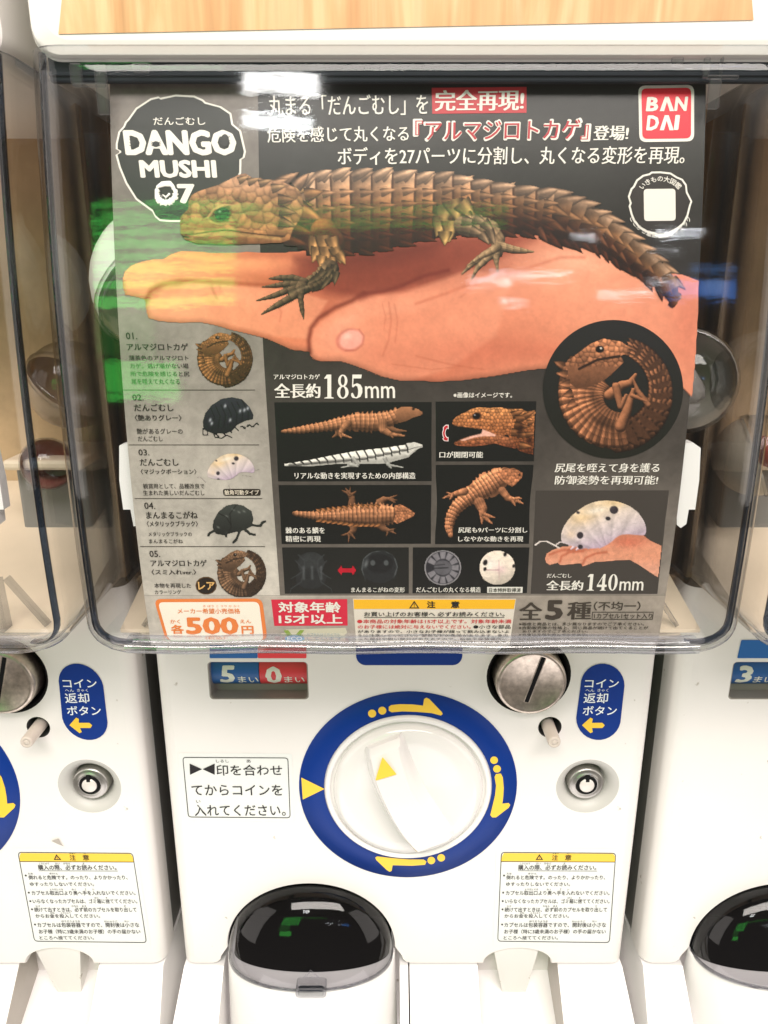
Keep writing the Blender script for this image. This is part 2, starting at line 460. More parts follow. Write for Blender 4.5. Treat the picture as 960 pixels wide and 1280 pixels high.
# ------------------------------------------------------------------ picture painter (ink colours on a fine grid)
class Canvas:
    def __init__(s, x0, y0, x1, y1, res=1.0, bg=None):
        s.res = res; s.xs = np.arange(x0, x1 + res * .5, res); s.ys = np.arange(y0, y1 + res * .5, res)
        s.X, s.Y = np.meshgrid(s.xs, s.ys); s.C = np.zeros(s.X.shape + (3,)); s.A = np.zeros(s.X.shape)
        if bg is not None:
            s.C[:] = bg(s.X, s.Y) if callable(bg) else bg; s.A[:] = 1

    def win(s, x0, y0, x1, y1):
        i0 = max(0, int((x0 - s.xs[0]) / s.res) - 1); i1 = min(len(s.xs), int((x1 - s.xs[0]) / s.res) + 2)
        j0 = max(0, int((y0 - s.ys[0]) / s.res) - 1); j1 = min(len(s.ys), int((y1 - s.ys[0]) / s.res) + 2)
        return (slice(j0, j1), slice(i0, i1)) if i1 > i0 and j1 > j0 else None

    def put(s, w, a, col, alpha_only=False):
        a = np.clip(a, 0, 1)[..., None]
        s.C[w] = s.C[w] * (1 - a) + np.asarray(col, float) * a
        if not alpha_only: s.A[w] = np.maximum(s.A[w], a[..., 0])

    def sd(s, X, Y, P, closed=True):
        D = np.full(X.shape, 1e9); n = len(P)
        for i in range(0 if closed else 1, n):
            ax, ay = P[i - 1]; bx, by = P[i]; dx, dy = bx - ax, by - ay; L = dx * dx + dy * dy + 1e-12
            t = np.clip(((X - ax) * dx + (Y - ay) * dy) / L, 0, 1)
            D = np.minimum(D, (X - ax - t * dx) ** 2 + (Y - ay - t * dy) ** 2)
        return np.sqrt(D)

    def poly(s, pts, col, soft=.9, a=1.0, inner=False, smooth=False):
        P = np.array(pts, float)
        if smooth:
            for _ in range(2): P = np.concatenate([P * .75 + np.roll(P, -1, 0) * .25, P * .25 + np.roll(P, -1, 0) * .75], 1).reshape(-1, 2)
        lo = P.min(0) - soft - 1; hi = P.max(0) + soft + 1
        w = s.win(lo[0], lo[1], hi[0], hi[1])
        if w is None: return
        X, Y = s.X[w], s.Y[w]; d = s.sd(X, Y, P); d = np.where(inside(X, Y, P), d, -d)
        m = np.clip(d / soft + .5, 0, 1) * a
        c = col(X, Y) if callable(col) else col
        s.put(w, m, c, inner)

    def ell(s, cx, cy, rx, ry, col, ang=0, soft=.9, a=1.0, inner=False, glow=False):
        R = max(rx, ry) * (2.6 if glow else 1) + soft + 1; w = s.win(cx - R, cy - R, cx + R, cy + R)
        if w is None: return
        X, Y = s.X[w] - cx, s.Y[w] - cy; ca, sa = math.cos(math.radians(ang)), math.sin(math.radians(ang))
        u = (X * ca + Y * sa) / rx; v = (-X * sa + Y * ca) / ry; r = np.sqrt(u * u + v * v)
        m = np.exp(-r * r * 1.4) * a if glow else np.clip((1 - r) * min(rx, ry) / soft + .5, 0, 1) * a
        c = col(u, v) if callable(col) else col
        s.put(w, m, c, inner or glow)

    def line(s, pts, wd, col, soft=.8, a=1.0, inner=False, glow=False):
        P = np.array(pts, float); pad = wd * (2.5 if glow else 1) + 2; lo = P.min(0) - pad; hi = P.max(0) + pad
        w = s.win(lo[0], lo[1], hi[0], hi[1])
        if w is None: return
        d = s.sd(s.X[w], s.Y[w], P, False)
        m = np.exp(-(d / wd) ** 2) * a if glow else np.clip((wd * .5 - d) / soft + .5, 0, 1) * a
        s.put(w, m, col, inner or glow)

    def limb(s, pts, rad, col, bands=0, light=(-.35, -.8), dark=.45, soft=.9, spike=0.0, amp=.35, inner=False):
        """tapered shaded limb or body along a path; bands = ring grooves, spike = saw-toothed outline"""
        P = np.array(pts, float); rad = np.array(rad, float)
        if len(rad) != len(P): rad = np.interp(np.linspace(0, 1, len(P)), np.linspace(0, 1, len(rad)), rad)
        R = rad.max() * (1 + spike) + 2; lo = P.min(0) - R; hi = P.max(0) + R; w = s.win(lo[0], lo[1], hi[0], hi[1])
        if w is None: return
        X, Y = s.X[w], s.Y[w]; best = np.full(X.shape, 1e9); T = np.zeros(X.shape); RR = np.ones(X.shape); LX = np.zeros(X.shape); LY = np.zeros(X.shape); S = np.zeros(X.shape)
        seg = np.r_[0, np.cumsum(np.hypot(*np.diff(P, axis=0).T))]
        for i in range(1, len(P)):
            a, b = P[i - 1], P[i]; d = b - a; L = d @ d + 1e-9
            t = np.clip(((X - a[0]) * d[0] + (Y - a[1]) * d[1]) / L, 0, 1)
            ox, oy = X - a[0] - t * d[0], Y - a[1] - t * d[1]; r = rad[i - 1] + t * (rad[i] - rad[i - 1]); dd = np.hypot(ox, oy) / r
            m = dd < best; best = np.where(m, dd, best); RR = np.where(m, r, RR); LX = np.where(m, ox / r, LX); LY = np.where(m, oy / r, LY)
            sg = (d[0] * oy - d[1] * ox) / (math.sqrt(L) * r)
            T = np.where(m, (seg[i - 1] + t * (seg[i] - seg[i - 1])) / seg[-1], T); S = np.where(m, sg, S)
        lim = 1.0
        if bands:
            ph = (T * bands + .18 * S * S) % 1.0
            lim = 1 + spike * (ph - .5) * 1.3
        mk = np.clip((lim - best) * RR / soft + .5, 0, 1)
        nz = np.sqrt(np.clip(1 - best ** 2, 0, 1)); lam = np.clip(LX * light[0] + LY * light[1] + nz * .75, 0, 1.2)
        sh = dark + (1.15 - dark) * lam
        if bands: sh = sh * (1 - amp + amp * 1.7 * ph ** .7) * (1 + .10 * np.sin(S * 14))
        c = np.asarray(col, float) * sh[..., None]
        s.put(w, mk, np.clip(c, 0, 255), inner)

    def scale(s, x, y, ln, wd, ang, col, p=1.7, dark=.5):
        R = max(ln, wd) + 2; w = s.win(x - R, y - R, x + R, y + R)
        if w is None: return
        ca, sa = math.cos(ang), math.sin(ang); dx, dy = s.X[w] - x, s.Y[w] - y
        u = (dx * ca + dy * sa) / ln; v = (-dx * sa + dy * ca) / wd
        wu = np.where((u > -.15) & (u < 1), np.clip(1 - np.clip(u, 0, 1) ** p, 0, 1), 0)
        m = np.clip((wu - np.abs(v)) * wd / .8 + .5, 0, 1) * (u > -.15) * (u < 1.02)
        sh = (.62 + .55 * np.clip(u, 0, 1)) * (.72 + .5 * np.exp(-((v + .28) / .35) ** 2)); ed = np.clip((wu - np.abs(v)) / .35, 0, 1)
        sh = sh * (dark + (1 - dark) * ed)
        s.put(w, m, np.clip(np.asarray(col, float) * sh[..., None], 0, 255))

    def noise(s, amt, cell):
        h, w = s.A.shape; gh, gw = int(h * s.res / cell) + 2, int(w * s.res / cell) + 2
        g = RNG.random((gh + 1, gw + 1)); yy = (s.Y - s.ys[0]) / cell; xx = (s.X - s.xs[0]) / cell
        i, j = yy.astype(int), xx.astype(int); fy, fx = yy - i, xx - j; i = np.clip(i, 0, gh - 1); j = np.clip(j, 0, gw - 1)
        n = g[i, j] * (1 - fy) * (1 - fx) + g[i + 1, j] * fy * (1 - fx) + g[i, j + 1] * (1 - fy) * fx + g[i + 1, j + 1] * fy * fx
        s.C = s.C * (1 + amt * (n - .5) * 2)[..., None]

    def cells(s, sp, mask, amt=.5, jit=.4):
        """plate scales: darken towards the borders of random cells inside mask"""
        ys, xs = np.where(mask)
        if not len(ys): return
        x0, x1 = s.xs[xs.min()], s.xs[xs.max()]; y0, y1 = s.ys[ys.min()], s.ys[ys.max()]
        gx, gy = np.meshgrid(np.arange(x0 - sp, x1 + sp, sp), np.arange(y0 - sp, y1 + sp, sp)); gx[1::2] += sp / 2
        cx = (gx + RNG.normal(0, jit * sp * .5, gx.shape)).ravel(); cy = (gy + RNG.normal(0, jit * sp * .5, gx.shape)).ravel(); br = RNG.uniform(.85, 1.15, len(cx))
        X = s.X[ys, xs]; Y = s.Y[ys, xs]; d1 = np.full(len(X), 1e9); d2 = d1.copy(); b = np.ones(len(X)); ly = np.zeros(len(X))
        for k in range(len(cx)):
            d = np.hypot(X - cx[k], Y - cy[k]); m = d < d1
            d2 = np.where(m, d1, np.minimum(d2, d)); b = np.where(m, br[k], b); ly = np.where(m, (Y - cy[k]) / sp, ly); d1 = np.where(m, d, d1)
        e = np.clip((d2 - d1) / (sp * .45), 0, 1)
        s.C[ys, xs] *= ((1 - amt) + amt * 1.25 * e ** .6)[:, None] * b[:, None] * (1 - ly * .35)[:, None]

    def build(s, name, mapf, parent, mat=None, label=None, mask=None, k=1.0):
        A = s.A > .5
        if mask is not None: A = A & inside(s.X, s.Y, mask)
        q = A[:-1, :-1] | A[1:, :-1] | A[:-1, 1:] | A[1:, 1:] if mask is None else A[:-1, :-1] & A[1:, :-1] & A[:-1, 1:] & A[1:, 1:]
        h, w = A.shape; idx = np.arange(h * w).reshape(h, w)
        F = np.stack([idx[:-1, :-1][q], idx[1:, :-1][q], idx[1:, 1:][q], idx[:-1, 1:][q]], -1)
        used = np.zeros(h * w, bool); used[F.ravel()] = True; rem = np.cumsum(used) - 1
        X = s.X.ravel().copy(); Y = s.Y.ravel().copy()
        # pull the stair-stepped border onto the smooth 0.5 level of the coverage
        gy, gx = np.gradient(s.A, s.res); al = s.A.ravel(); g2 = (gx ** 2 + gy ** 2).ravel()
        if mask is None:
            mv = (g2 > 1e-3) & (al < .5) & used; st = np.clip((.5 - al) / np.maximum(g2, 1e-3), 0, None); mg = np.sqrt(g2)
            st = np.minimum(st, s.res * .9 / np.maximum(mg, 1e-3)); X[mv] += (gx.ravel() * st)[mv]; Y[mv] += (gy.ravel() * st)[mv]
        # colour of barely covered verts: borrow from covered neighbours
        C = s.C.copy()
        if mask is None:
            W = np.clip(s.A, 0, 1)[..., None] ** 2; acc = C * W; wt = W.copy()
            for dj, di in ((0, 1), (0, -1), (1, 0), (-1, 0), (1, 1), (-1, -1), (1, -1), (-1, 1)):
                acc += np.roll(C * W, (dj, di), (0, 1)); wt += np.roll(W, (dj, di), (0, 1))
            B = acc / np.maximum(wt, 1e-6); lowm = (s.A < .9)[..., None]; C = np.where(lowm, B, C)
        V = mapf(X[used], Y[used])
        return grid_obj(name, V, rem[F], mat or M_PHOTO, parent, colors=lin(np.clip(C.reshape(-1, 3)[used], 0, 255), k), label=label)


def hull_mapped(name, rings, mat, parent, cap0=False, cap1=False, smooth=True, closed=True, label=None):
    V = []; F = []; n = len(rings[0])
    for r in rings: V += [tuple(p) for p in r]
    for k in range(len(rings) - 1):
        for i in range(n if closed else n - 1):
            j = (i + 1) % n; F.append((k * n + i, k * n + j, (k + 1) * n + j, (k + 1) * n + i))
    if cap0: F.append(tuple(range(n)))
    if cap1: F.append(tuple((len(rings) - 1) * n + i for i in reversed(range(n))))
    return mesh_obj(name, V, F, mat, parent, smooth, label)


def lathe(name, cx, cz, prof, mat, parent, n=64, label=None, smooth=True):
    """ring surface about a line along Y through (cx, cz); prof = [(radius, y), ...]"""
    rings = [[(cx + r * math.cos(2 * math.pi * k / n), y, cz + r * math.sin(2 * math.pi * k / n)) for k in range(n)] for r, y in prof]
    o = hull_mapped(name, rings, mat, parent, label=label, smooth=smooth)
    return o


def box(name, lo, hi, mat, parent, bev=.0008, label=None):
    x0, y0, z0 = lo; x1, y1, z1 = hi
    V = [(x0, y0, z0), (x1, y0, z0), (x1, y1, z0), (x0, y1, z0), (x0, y0, z1), (x1, y0, z1), (x1, y1, z1), (x0, y1, z1)]
    F = [(0, 3, 2, 1), (4, 5, 6, 7), (0, 1, 5, 4), (1, 2, 6, 5), (2, 3, 7, 6), (3, 0, 4, 7)]
    o = mesh_obj(name, V, F, mat, parent, label=label)
    if bev:
        b = o.modifiers.new('bevel', 'BEVEL'); b.width = bev; b.segments = 2; b.limit_method = 'ANGLE'
    return o


def W2(px, py, Y=0.0):
    p = on_plane(np.array(float(px)), np.array(float(py)), Y); return float(p[0]), float(p[2])


# ------------------------------------------------------------------ the capsule machine
PITCH = .300; MX = .0125; HW = .144
machine = thing('capsule_vending_machine', 'middle white capsule vending machine behind the reptile poster, its blue ringed dial in view', 'vending machine',
                (MX, 0, -.45), 'capsule machines standing in a row')


MROOT = Vector((MX, 0, -.45))


def wl(px_list, Y=0.0):
    return [W2(x, y, Y) for x, y in px_list]


# holes in the front panel, as loops of (X, Z)
ZTOP = -.1575; ZSEAM = W2(510, 1203.5)[1]
XL, XR = MX - HW, MX + HW
cwx0, cwz1 = W2(260.5, 828); cwx1, cwz0 = W2(384.5, 873.5)
counter_loop = rrect(cwx0, cwz0, cwx1, cwz1, .0022, 5)
slot_c = W2(661, 845); slot_r = .0222
btn_c = W2(687.3, 909); btn_r = .0064
lock_c = W2(734.5, 983)
# oval soft recess round the lock
lock_loop = circ(lock_c[0], lock_c[1], .0150, .0148, 40)
chx = W2(388.5, 1165)[0]; chR = .0545; chz = -.358 - chR * .93
chute_loop = [(chx + chR * math.cos(math.radians(a)), chz + chR * .93 * math.sin(math.radians(a))) for a in np.linspace(0, 180, 41)]
tray_cx = W2(646, 1215)[0]; tray_w = .0262; tray_top = -.4095
# the chute and the coin tray cut the panel's lower edge, so its outline runs round them
rC = .006
outer = [(XL + .008, ZTOP), (XL + .008, ZSEAM)]
outer += [(chx - chR - .0045 - rC, ZSEAM)] + [(chx - chR - .0045 - rC + rC * math.sin(math.radians(a)), ZSEAM + rC - rC * math.cos(math.radians(a))) for a in (30, 60, 90)]
outer += list(reversed(chute_loop))
outer += [(chx + chR + .0045 + rC - rC * math.sin(math.radians(a)), ZSEAM + rC - rC * math.cos(math.radians(a))) for a in (90, 60, 30)] + [(chx + chR + .0045 + rC, ZSEAM)]
tarch = [(tray_cx + tray_w * .86 * math.cos(math.radians(a)), ZSEAM + (tray_top - ZSEAM) * math.sin(math.radians(a))) for a in np.linspace(180, 0, 21)]
outer += tarch
outer += [(XR - .008, ZSEAM), (XR - .008, ZTOP)]
outer = [tuple(map(float, p)) for p in outer]
ch_edge = list(reversed(chute_loop)); tr_edge = tarch


def hole_rings(loop, fillet, depth, flare=0.0):
    """walls of a recess with a softened rim; loop is the wall's outline at depth"""
    c = np.mean(loop, 0); P = np.array(loop)
    d = P - c; L = np.linalg.norm(d, axis=1, keepdims=True); dirs = d / L
    out = []
    for a in (0, 30, 60, 90):
        a = math.radians(a); off = fillet * (1 - math.sin(a)); y = fillet * (1 - math.cos(a))
        Q = P + dirs * off; out.append([(q[0], y, q[1]) for q in Q])
    Q = P - dirs * flare
    out.append([(q[0], depth, q[1]) for q in Q])
    return out


def expand(loop, f):
    c = np.mean(loop, 0); P = np.array(loop); d = P - c; L = np.linalg.norm(d, axis=1, keepdims=True)
    return [tuple(map(float, q)) for q in P + d / L * f]


slot_loop = circ(slot_c[0], slot_c[1], slot_r, slot_r, 48); btn_loop = circ(btn_c[0], btn_c[1], btn_r, btn_r, 32)
holes = [expand(counter_loop, .0008), expand(slot_loop, .002), expand(btn_loop, .0005), expand(lock_loop, .004)]
P, F = cdt([outer] + holes)
V = np.stack([P[:, 0], np.zeros(len(P)), P[:, 1]], -1); F = orient(V, F)
V = V.tolist(); F = list(F)


def add_rings(rings, closed=True):
    n = len(rings[0]); b = len(V)
    for r in rings: V.extend([list(p) for p in r])
    for k in range(len(rings) - 1):
        for i in range(n if closed else n - 1):
            j = (i + 1) % n; F.append((b + k * n + i, b + k * n + j, b + (k + 1) * n + j, b + (k + 1) * n + i))


# rounded upright edges of the panel and its deep sides
for sgn, x0 in ((-1, XL), (1, XR)):
    rr = []
    for a in range(0, 91, 15):
        a = math.radians(a); x = x0 - sgn * .008 + sgn * .008 * math.sin(a); y = .008 * (1 - math.cos(a)); rr.append([(x, y, ZTOP), (x, y, ZSEAM)])
    rr.append([(x0, .022, ZTOP), (x0, .022, ZSEAM)])
    add_rings(rr, False)
# softened lower edge lips of chute opening and tray arch
add_rings([[(p[0], 0, p[1]) for p in ch_edge], [(chx + (p[0] - chx) * .992, .0010, chz + (p[1] - chz) * .99) for p in ch_edge]], False)
add_rings([[(p[0], 0, p[1]) for p in tr_edge], [(tray_cx + (p[0] - tray_cx) * .98, .0012, p[1] - .0006) for p in tr_edge], [(tray_cx + (p[0] - tray_cx) * .95, .034, p[1] - .0008) for p in tr_edge]], False)
mesh_obj('front_panel', V, F, M_WHITE, machine, smooth=False)
o = bpy.data.objects['front_panel']; o.data.polygons.foreach_set('use_smooth', np.ones(len(o.data.polygons), bool))
o.data.set_sharp_from_angle(angle=math.radians(32))
panel = o

hull_mapped('chute_shade_lining', [[(chx + (p[0] - chx) * .992, .0010, chz + (p[1] - chz) * .99) for p in ch_edge], [(chx + (p[0] - chx) * .985, .031, chz + (p[1] - chz) * .98) for p in ch_edge]], M_BLACK, machine, closed=False)  # ring walls coloured black to put the cavity's shade into them
M_SIDE = simple('side_grey_plastic', (.22, .21, .20), .5)
# cabinet sides set back behind the rounded front
box('cabinet', (XL + .0025, .018, -.62), (XR - .0025, .16, ZSEAM - .004), M_WHITE, machine, .003)
box('cabinet_side', (XL + .002, .0225, ZSEAM), (XL + .006, .16, ZTOP), M_SIDE, machine, 0)
box('cabinet_side', (XR - .006, .0225, ZSEAM), (XR - .002, .16, ZTOP), M_SIDE, machine, 0)

# ---- counter window
rings = hole_rings(counter_loop, .0008, .010)
cw = hull_mapped('counter_window', rings, M_GREYP, machine, cap1=False)
zc0, zc1 = cwz0, cwz1
drum_z = (zc0 + zc1) / 2 + .0025; xm = W2(322.5, 850)[0]
for nm, xa, xb, mt in (('counter_drum', cwx0 - .001, xm - .0002, M_DRUMB), ('counter_drum', xm + .0002, cwx1 + .001, M_DRUMR)):
    rg = []
    for a in np.linspace(-95, 95, 20):
        r = .0115; a = math.radians(a); rg.append([(xa, .0155 - r * math.cos(a), drum_z + r * math.sin(a)), (xb, .0155 - r * math.cos(a), drum_z + r * math.sin(a))])
    hull_mapped(nm, rg, mt, cw, closed=False, label='blue number drum' if mt is M_DRUMB else 'red number drum')
box('drum_shade_strip', (cwx0 - .003, .0102, zc0 - .003), (cwx1 + .003, .026, drum_z - .0085), M_GREYP, cw, 0)  # grey block painting the shadow strip below the drums
# lettering on the drums, traced on the plane the drum faces touch
DY = .0037


def MD(x, y):
    P = on_plane(x, y, DY); z = P[..., 2] - drum_z; r = .0115 + 1.2e-4
    P = P.copy(); P[..., 1] = .0155 - np.sqrt(np.maximum(r * r - z * z, 1e-8)); return P


d5 = text('digit', '5', (275, 833, 293.5, 856), None, MD, cw, BLACKF, slant=.12, mat=M_DIGIT)
text('lettering', 'まい', (297, 846, 322.5, 856), None, MD, cw, BOLD, mat=M_DIGIT)
text('digit', '0', (331.5, 834, 352, 857), None, MD, cw, BLACKF, mat=M_DIGIT)
text('lettering', 'まい', (355, 846, 380.5, 856), None, MD, cw, BOLD, mat=M_DIGIT)
P, F = cdt([counter_loop]); V2 = np.stack([P[:, 0], np.full(len(P), .0012), P[:, 1]], -1)
mesh_obj('window_pane', V2, orient(V2, F), M_WINDOW, cw)
# colour strips above the window
flat('counter_sticker', round_quad([(262, 800), (322, 800), (322, 822.8), (262, 822.8)], 1.5), None, MB(.0003), machine, mat=M_DRUMB, label='blue strip above the counter')
flat('counter_sticker', round_quad([(322.3, 800), (383, 800), (383, 822.8), (322.3, 822.8)], 1.5), None, MB(.0003), machine, mat=M_DRUMR, label='red strip above the counter')
bar = [(445 + 12 - 12 * math.cos(math.radians(a)), 819 + 12.5 * math.sin(math.radians(a))) for a in range(0, 91, 15)] + \
      [(566 + 12 * math.cos(math.radians(a)), 819 + 12.5 * math.sin(math.radians(a))) for a in range(90, -1, -15)] + [(578, 792), (445, 792)]
flat('coin_plate_sticker', bar, None, MB(.0003), machine, mat=M_BLUE, label='blue sticker above the dial')

# ---- coin slot
sl = lathe('coin_slot', slot_c[0], slot_c[1], [(slot_r + .002, 0), (slot_r + .0006, .0006), (slot_r, .002), (slot_r, .02), (.0, .02)], M_BLACK, machine)
lathe('slot_disc', slot_c[0], slot_c[1], [(.0205, .018), (.0201, -.0050), (.0198, -.0074), (.0192, -.0084), (.0176, -.0086), (.0170, -.0082), (.0, -.0082)], M_METAL, sl)
sx, sz = slot_c; dc, ds = math.cos(math.radians(74)), math.sin(math.radians(74))


def rot_rect(cx, cz, L, wv, n=0):
    return [(cx + a * L * dc - b * wv * ds, cz + a * L * ds + b * wv * dc) for a, b in ((-1, -1), (1, -1), (1, 1), (-1, 1))]


for nm, L, w_, y, mt in (('slot_rim', .0150, .00165, -.00835, M_METAL), ('slot_opening', .0146, .00115, -.0085, M_BLACK)):
    q = rot_rect(sx + .0018, sz + .0022, L, w_); Vq = [(a, y, b) for a, b in q] + [(a, y + .0012, b) for a, b in q]
    mesh_obj(nm, Vq, [(0, 1, 2, 3), (0, 4, 5, 1), (1, 5, 6, 2), (2, 6, 7, 3), (3, 7, 4, 0)], mt, sl)

# ---- coin return button
bt = lathe('return_button', btn_c[0], btn_c[1], [(btn_r + .0005, 0), (btn_r, .0006), (btn_r, .02), (0, .02)], M_GAP, machine, 32)
bx, bz = btn_c[0] - .0004, btn_c[1] - .0006
lathe('button_pin', bx, bz, [(.0040, .019), (.0037, -.0135), (.0034, -.0145), (.0028, -.0147), (.0020, -.0147), (.0019, -.0144), (.0016, -.0144), (.0015, -.0147), (0, -.0147)],
      simple('button_beige', (.66, .58, .51), .35), bt, 32)

# ---- lock
lp = []
for r, y in ((.0190, .0), (.0172, .0004), (.0150, .0018), (.0132, .0042), (.0118, .0075), (.0112, .012), (0, .012)):
    lp.append((r, y))
lk = lathe('lock', lock_c[0], lock_c[1], lp, M_LOCKCUP, machine)
kx, kz = lock_c[0] - .0003, lock_c[1] + .0002
lathe('lock_barrel', kx, kz, [(.0112, .012), (.0108, .0030), (.0103, .0018), (.0095, .0016), (.0078, .0016), (.0074, .0010), (.0060, .0010), (.0060, .005), (.0046, .005), (.0046, .0006), (.0, .0006)], M_STEEL, lk)
lathe('key_ring', kx, kz, [(.00605, .0009), (.0061, .0005), (.0047, .0005), (.00465, .0009)], M_BLACK, lk)
box('key_notch', (kx - .0011, -.0003, kz + .0030), (kx + .0011, .0006, kz + .0074), M_BLACK, lk, 0)
lathe('key_core', kx, kz, [(.0045, .0010), (.0044, .0001), (.0040, -.0002), (0, -.0002)], simple('core_nickel', (.80, .76, .72), .45, .2), lk)

# ---- turning dial
dcx = W2(510, 980)[0]; dzt = W2(510, 864)[1]; dzb = W2(510, 1096)[1]; dcz = (dzt + dzb) / 2; dR = (dzt - dzb) / 2
print('dial', dcx, dcz, dR)
dial = lathe('dial_plate', dcx, dcz, [(dR, .0), (dR - .0002, -.0006), (.0505, -.0006)], M_BLUE, machine, 96, label='round blue plate with yellow turning arrows')
lathe('dial_rim', dcx, dcz, [(.0502, .0), (.0499, -.0018), (.0487, -.0030), (.0472, -.0026), (.0466, -.0012), (.0463, .012)], M_WHITE2, dial, 96)
lathe('dial_gap', dcx, dcz, [(.0466, .008), (.0440, .008)], M_GAP, dial, 96)
kb = lathe('dial_knob', dcx, dcz, [(.0448, .010), (.0448, -.0015), (.0440, -.0040), (.0420, -.0056), (.038, -.0062), (.030, -.0052), (.018, -.0040), (.008, -.0034), (0, -.0032)], M_KNOB, machine, 96)
# handle bar: a tapered ridge running from the upper left rim to the lower right
ang = math.radians(-66); hx, hz = math.cos(ang), math.sin(ang); nx, nz = -hz, hx
rgs = []
for t in np.linspace(-1, 1, 25):
    s_ = -.0018 + .0385 * t; bow = .0055 * (t * t)                 # slight bow
    cx_ = dcx + hx * s_ + nx * (bow - .0035); cz_ = dcz + hz * s_ + nz * (bow - .0035)
    wt = .0088 + .0022 * (t + 1) / 2 + (.001 * max(0, -t)); wb = wt + .0052
    top = -.0165 + .0025 * abs(t) ** 3
    if abs(t) > .93: top = top + .004 * ((abs(t) - .93) / .07) ** 2
    ring = [(cx_ - nx * wb, -.002, cz_ - nz * wb), (cx_ - nx * (wt + .0018), top * .55, cz_ - nz * (wt + .0018)), (cx_ - nx * wt, top + .0012, cz_ - nz * wt), (cx_ - nx * (wt - .0014), top, cz_ - nz * (wt - .0014)),
            (cx_ + nx * (wt - .0014), top, cz_ + nz * (wt - .0014)), (cx_ + nx * wt, top + .0012, cz_ + nz * wt), (cx_ + nx * (wt + .0018), top * .55, cz_ + nz * (wt + .0018)), (cx_ + nx * wb, -.002, cz_ + nz * wb)]
    rgs.append(ring)
hb = hull_mapped('dial_handle', rgs, M_KNOB, kb, cap0=True, cap1=True)
hb.data.set_sharp_from_angle(angle=math.radians(38))


def MK(x, y): return on_plane(x, y, -.0168)


flat('pointer_mark', round_quad([(478, 946), (496, 968), (469, 976)], 2), None, MK, kb, mat=M_YEL, label='yellow triangle on the handle')


def zz(pts): return [(370 + x * .302, 840 + y * .302) for x, y in pts]


MA = MB(.0008)
flat('dial_arrow', zz([(22, 437), (118, 484), (28, 528)]), None, MA, dial, mat=M_YEL, label='yellow triangle at the left of the dial plate')


def arc_band(cx, cy, rx, ry, a0, a1, hw, n=10):
    o_, i_ = [], []
    for k in range(n + 1):
        a = math.radians(a0 + (a1 - a0) * k / n); o_.append((cx + (rx + hw) * math.cos(a), cy + (ry + hw) * math.sin(a))); i_.append((cx + (rx - hw) * math.cos(a), cy + (ry - hw) * math.sin(a)))
    return o_, i_


def arrow(pts):
    flat('dial_arrow', zz(pts), None, MA, dial, mat=M_YEL)


arrow([(394, 137), (430, 133), (480, 134), (526, 139), (530, 112), (540, 106), (552, 112), (604, 166), (607, 174), (600, 180), (560, 170), (500, 165), (440, 163), (396, 167), (384, 160), (384, 144)])
arrow([(828, 422), (848, 420), (856, 436), (860, 480), (858, 515), (854, 545), (880, 542), (887, 550), (880, 562), (828, 602), (812, 602), (804, 592), (812, 560), (824, 510), (828, 470), (822, 434)])
arrow([(528, 776), (540, 784), (534, 798), (480, 802), (410, 800), (400, 800), (396, 822), (388, 827), (376, 820), (332, 778), (328, 768), (336, 763), (400, 770), (470, 776)])
for x, y, r in ((315, 172, 17), (357, 160, 17), (820, 365, 16), (832, 401, 16), (601, 769, 16), (560, 780, 16)):
    flat('dial_arrow_dot', zz(circ(x, y, r, r * .97, 20)), None, MA, dial, mat=M_YEL)

# ---- coin return label
pill = [(753.2 + 27.5 * math.cos(math.radians(a)), 857 + 27.5 * math.sin(math.radians(a))) for a in range(180, 361, 12)] + [(748.2 + 28 * math.cos(math.radians(a)), 897.5 + 27.5 * math.sin(math.radians(a))) for a in range(0, 181, 12)]
pl = flat('coin_return_label', pill, None, MB(.0003), machine, mat=M_BLUE, label='blue oval label for the coin return button')
T = MB(.0005); WH = (240, 246, 250)
for s_, bx_, stl in (('コイン', (731, 849, 773.5, 859.5), BOLD), ('へん', (732, 861, 743, 864.8), SANS), ('きゃく', (747, 861, 760.5, 864.8), SANS), ('返却', (729.5, 866.3, 760, 879), BOLD), ('ボタン', (728.5, 882.6, 771, 894), BOLD)):
    text('lettering', s_, bx_, WH, T, pl, stl)
flat('arrow', [(727.5, 906.5), (738, 897), (741, 898.5), (740, 903.5), (753, 903.5), (756, 906.5), (753, 910), (740, 910), (741, 915), (738, 916.5)], None, T, pl, mat=M_YEL)

# ---- instruction label
K = (28, 27, 28)


def framed(name, q, r, wline, lab, Yh=None):
    p = flat(name, round_quad([(q[0][0] - 6, q[0][1] - 5), (q[1][0] + 5, q[1][1] - 5), (q[2][0] + 4, q[2][1] + 4), (q[3][0] - 5, q[3][1] + 4)], 3), None, MB(.0002), machine, mat=M_PAPER, label=lab)
    qi = [(q[0][0] + wline, q[0][1] + wline), (q[1][0] - wline, q[1][1] + wline), (q[2][0] - wline, q[2][1] - wline), (q[3][0] + wline, q[3][1] - wline)]
    flat('border_line', round_quad(q, r), K, MB(.00035), p, holes=[round_quad(qi, r - wline)])
    return p


